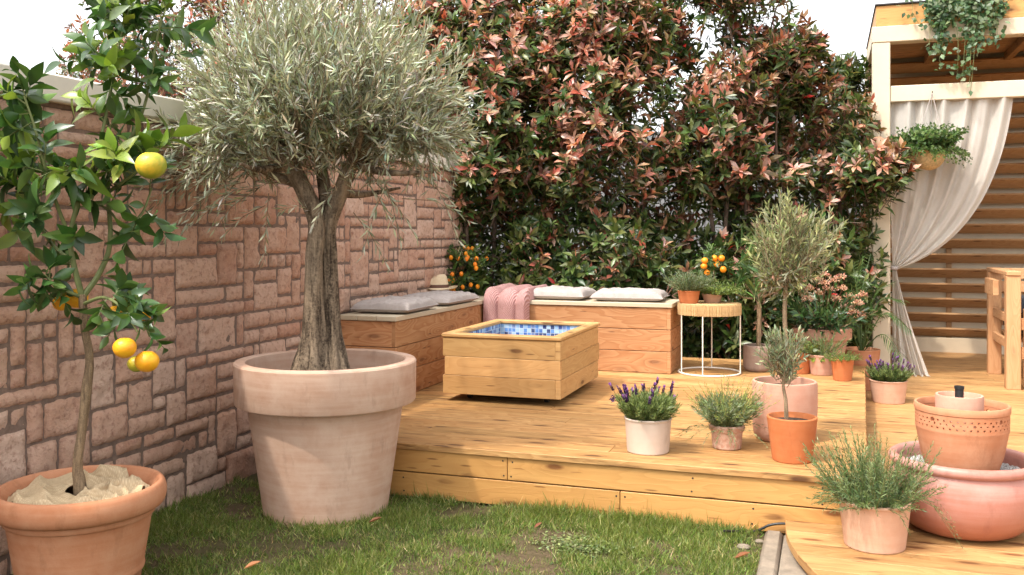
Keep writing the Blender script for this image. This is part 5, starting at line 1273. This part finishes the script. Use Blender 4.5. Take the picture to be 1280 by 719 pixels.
for px, ye, dn in runs:
    px += 8
    x0 = on_y(px, 5, YP).x; a = Vector((x0, YP + .3, zf + .03)); b_ = Vector((x0, YP + .0, zf + .045)); e = on_y(px + random.uniform(-9, 9), ye, YP - .06)
    S = spline([a, b_, Vector((x0, YP - .05, zf - .06)), (Vector((x0, YP - .06, zf)) + e) / 2 + Vector((random.uniform(-.03, .03), -.01, 0)), e], 40); st.tube(S, .002, 5)
    nn = int(10 + 6.5 * dn * (.4 + abs(ye) / 90)); t = rng.random(nn) * 39; Bp = np.stack([np.interp(t, np.arange(40), S[:, i]) for i in range(3)], -1) + rng.normal(size=(nn, 3)) * np.array([.03, .022, .02])
    leaves(mb, Bp, rng.normal(size=(nn, 3)) * .7 + np.array([0, -.35, -.5]), rng.normal(size=(nn, 3)) * .4 + np.array([0, -.9, .45]), .034 + .02 * rng.random(nn), .036, pal(nn, IV_, .15), 4, True, .15, .15, .30)
obj('foliage', mb, M['leaf'], T, auto=None); obj('stems', st, M['green_stem'], T)

# ------------------------------------------------------------------ garden armchair at the right edge
A = G(1258, 487, ZL); xa = A.x; yn, yfar = A.y, 8.80; zt = .93
T = thing('garden_armchair', 'larch wood garden armchair with dark cushion under the pergola', 'armchair', (xa + .45, (yn + yfar) / 2, ZL))
for x, y in ((xa, yn), (xa, yfar - .09), (xa + .85, yn), (xa + .85, yfar - .09)):
    b = MB(); b.box((x, y, ZL), (x + .10, y + .09, zt), 2, .004); obj('leg', b, M['chair'], T, auto=20)
b = MB(); b.box((xa + .12, yn - .028, ZL + .02), (xa + .155, yn + .06, zt - .25), 2, .004); obj('leg', b, M['chair'], T, auto=20)
for x in (xa, xa + .85):
    b = MB(); b.box((x, yn - .01, zt + .002), (x + .10, yfar + .01, zt + .034), 1, .004); obj('armrest', b, M['chair'], T, auto=20)
    for z in (.36, .56):
        b = MB(); b.box((x + .03, yn + .092, z), (x + .06, yfar - .092, z + .07), 1, .003); obj('side_rail', b, M['chair'], T, auto=20)
b = MB(); b.box((xa + .102, yfar - .07, zt - .06), (xa + .848, yfar - .03, zt + .03), 0, .003); obj('back_rail', b, M['chair'], T, auto=20)
for z in (.30, .52):
    b = MB(); b.box((xa + .102, yn + .02, z), (xa + .848, yn + .05, z + .09), 0, .003); obj('front_rail', b, M['chair'], T, auto=20)
for z in (.48, .62, .76):
    b = MB(); b.box((xa + .102, yfar - .06, z), (xa + .848, yfar - .035, z + .09), 0, .003); obj('back_slat', b, M['chair'], T, auto=20)
b = MB(); b.box((xa - .045, yn + .30, zt - .17), (xa - .004, yn + .72, zt - .045), 1, .003, Matrix.Rotation(math.radians(0), 4, 'X')); obj('side_board', b, M['chair'], T, auto=20)
b = MB()
for i in range(6): b.box((xa + .102, yn + .10 + i * .12, .42), (xa + .848, yn + .20 + i * .12, .445), 0, .003)
obj('seat_slats', b, M['chair'], T, auto=20)
def slab(label, lo, hi):
    lo, hi = np.array(lo), np.array(hi); n = 24; u = np.linspace(-1, 1, n); U, V = np.meshgrid(u, u, indexing='ij'); rr = ((1 - np.abs(U) ** 6) * (1 - np.abs(V) ** 6)) ** .4
    c = (lo + hi) / 2; d = (hi - lo) / 2; m = MB()
    for sg in (1, -1):
        Pg = np.stack([c[0] + U * d[0], c[1] + V * d[1], c[2] + sg * d[2] * (.45 + .55 * rr)], -1); m.grid(Pg if sg > 0 else Pg[::-1], np.stack([U * d[0], V * d[1]], -1))
    Pg = np.array([[[c[0] + a * d[0], c[1] + b_ * d[1], c[2] + sg * d[2] * .45] for sg in (-1, 1)] for a, b_ in [(x, -1) for x in u] + [(1, x) for x in u] + [(-x, 1) for x in u] + [(-1, -x) for x in u]]); m.grid(Pg)
    tag(obj('cushion', m, M['dark_cloth'], None, (c[0], c[1], lo[2]), auto=60), label, 'cushion')
slab('thick dark grey cushion on the seat of the garden armchair', (xa + .11, yn + .07, .448), (xa + .84, yfar - .10, .60))
slab('dark grey cushion stacked on top in the garden armchair', (xa + .115, yn + .12, .602), (xa + .83, yfar - .2, .75))
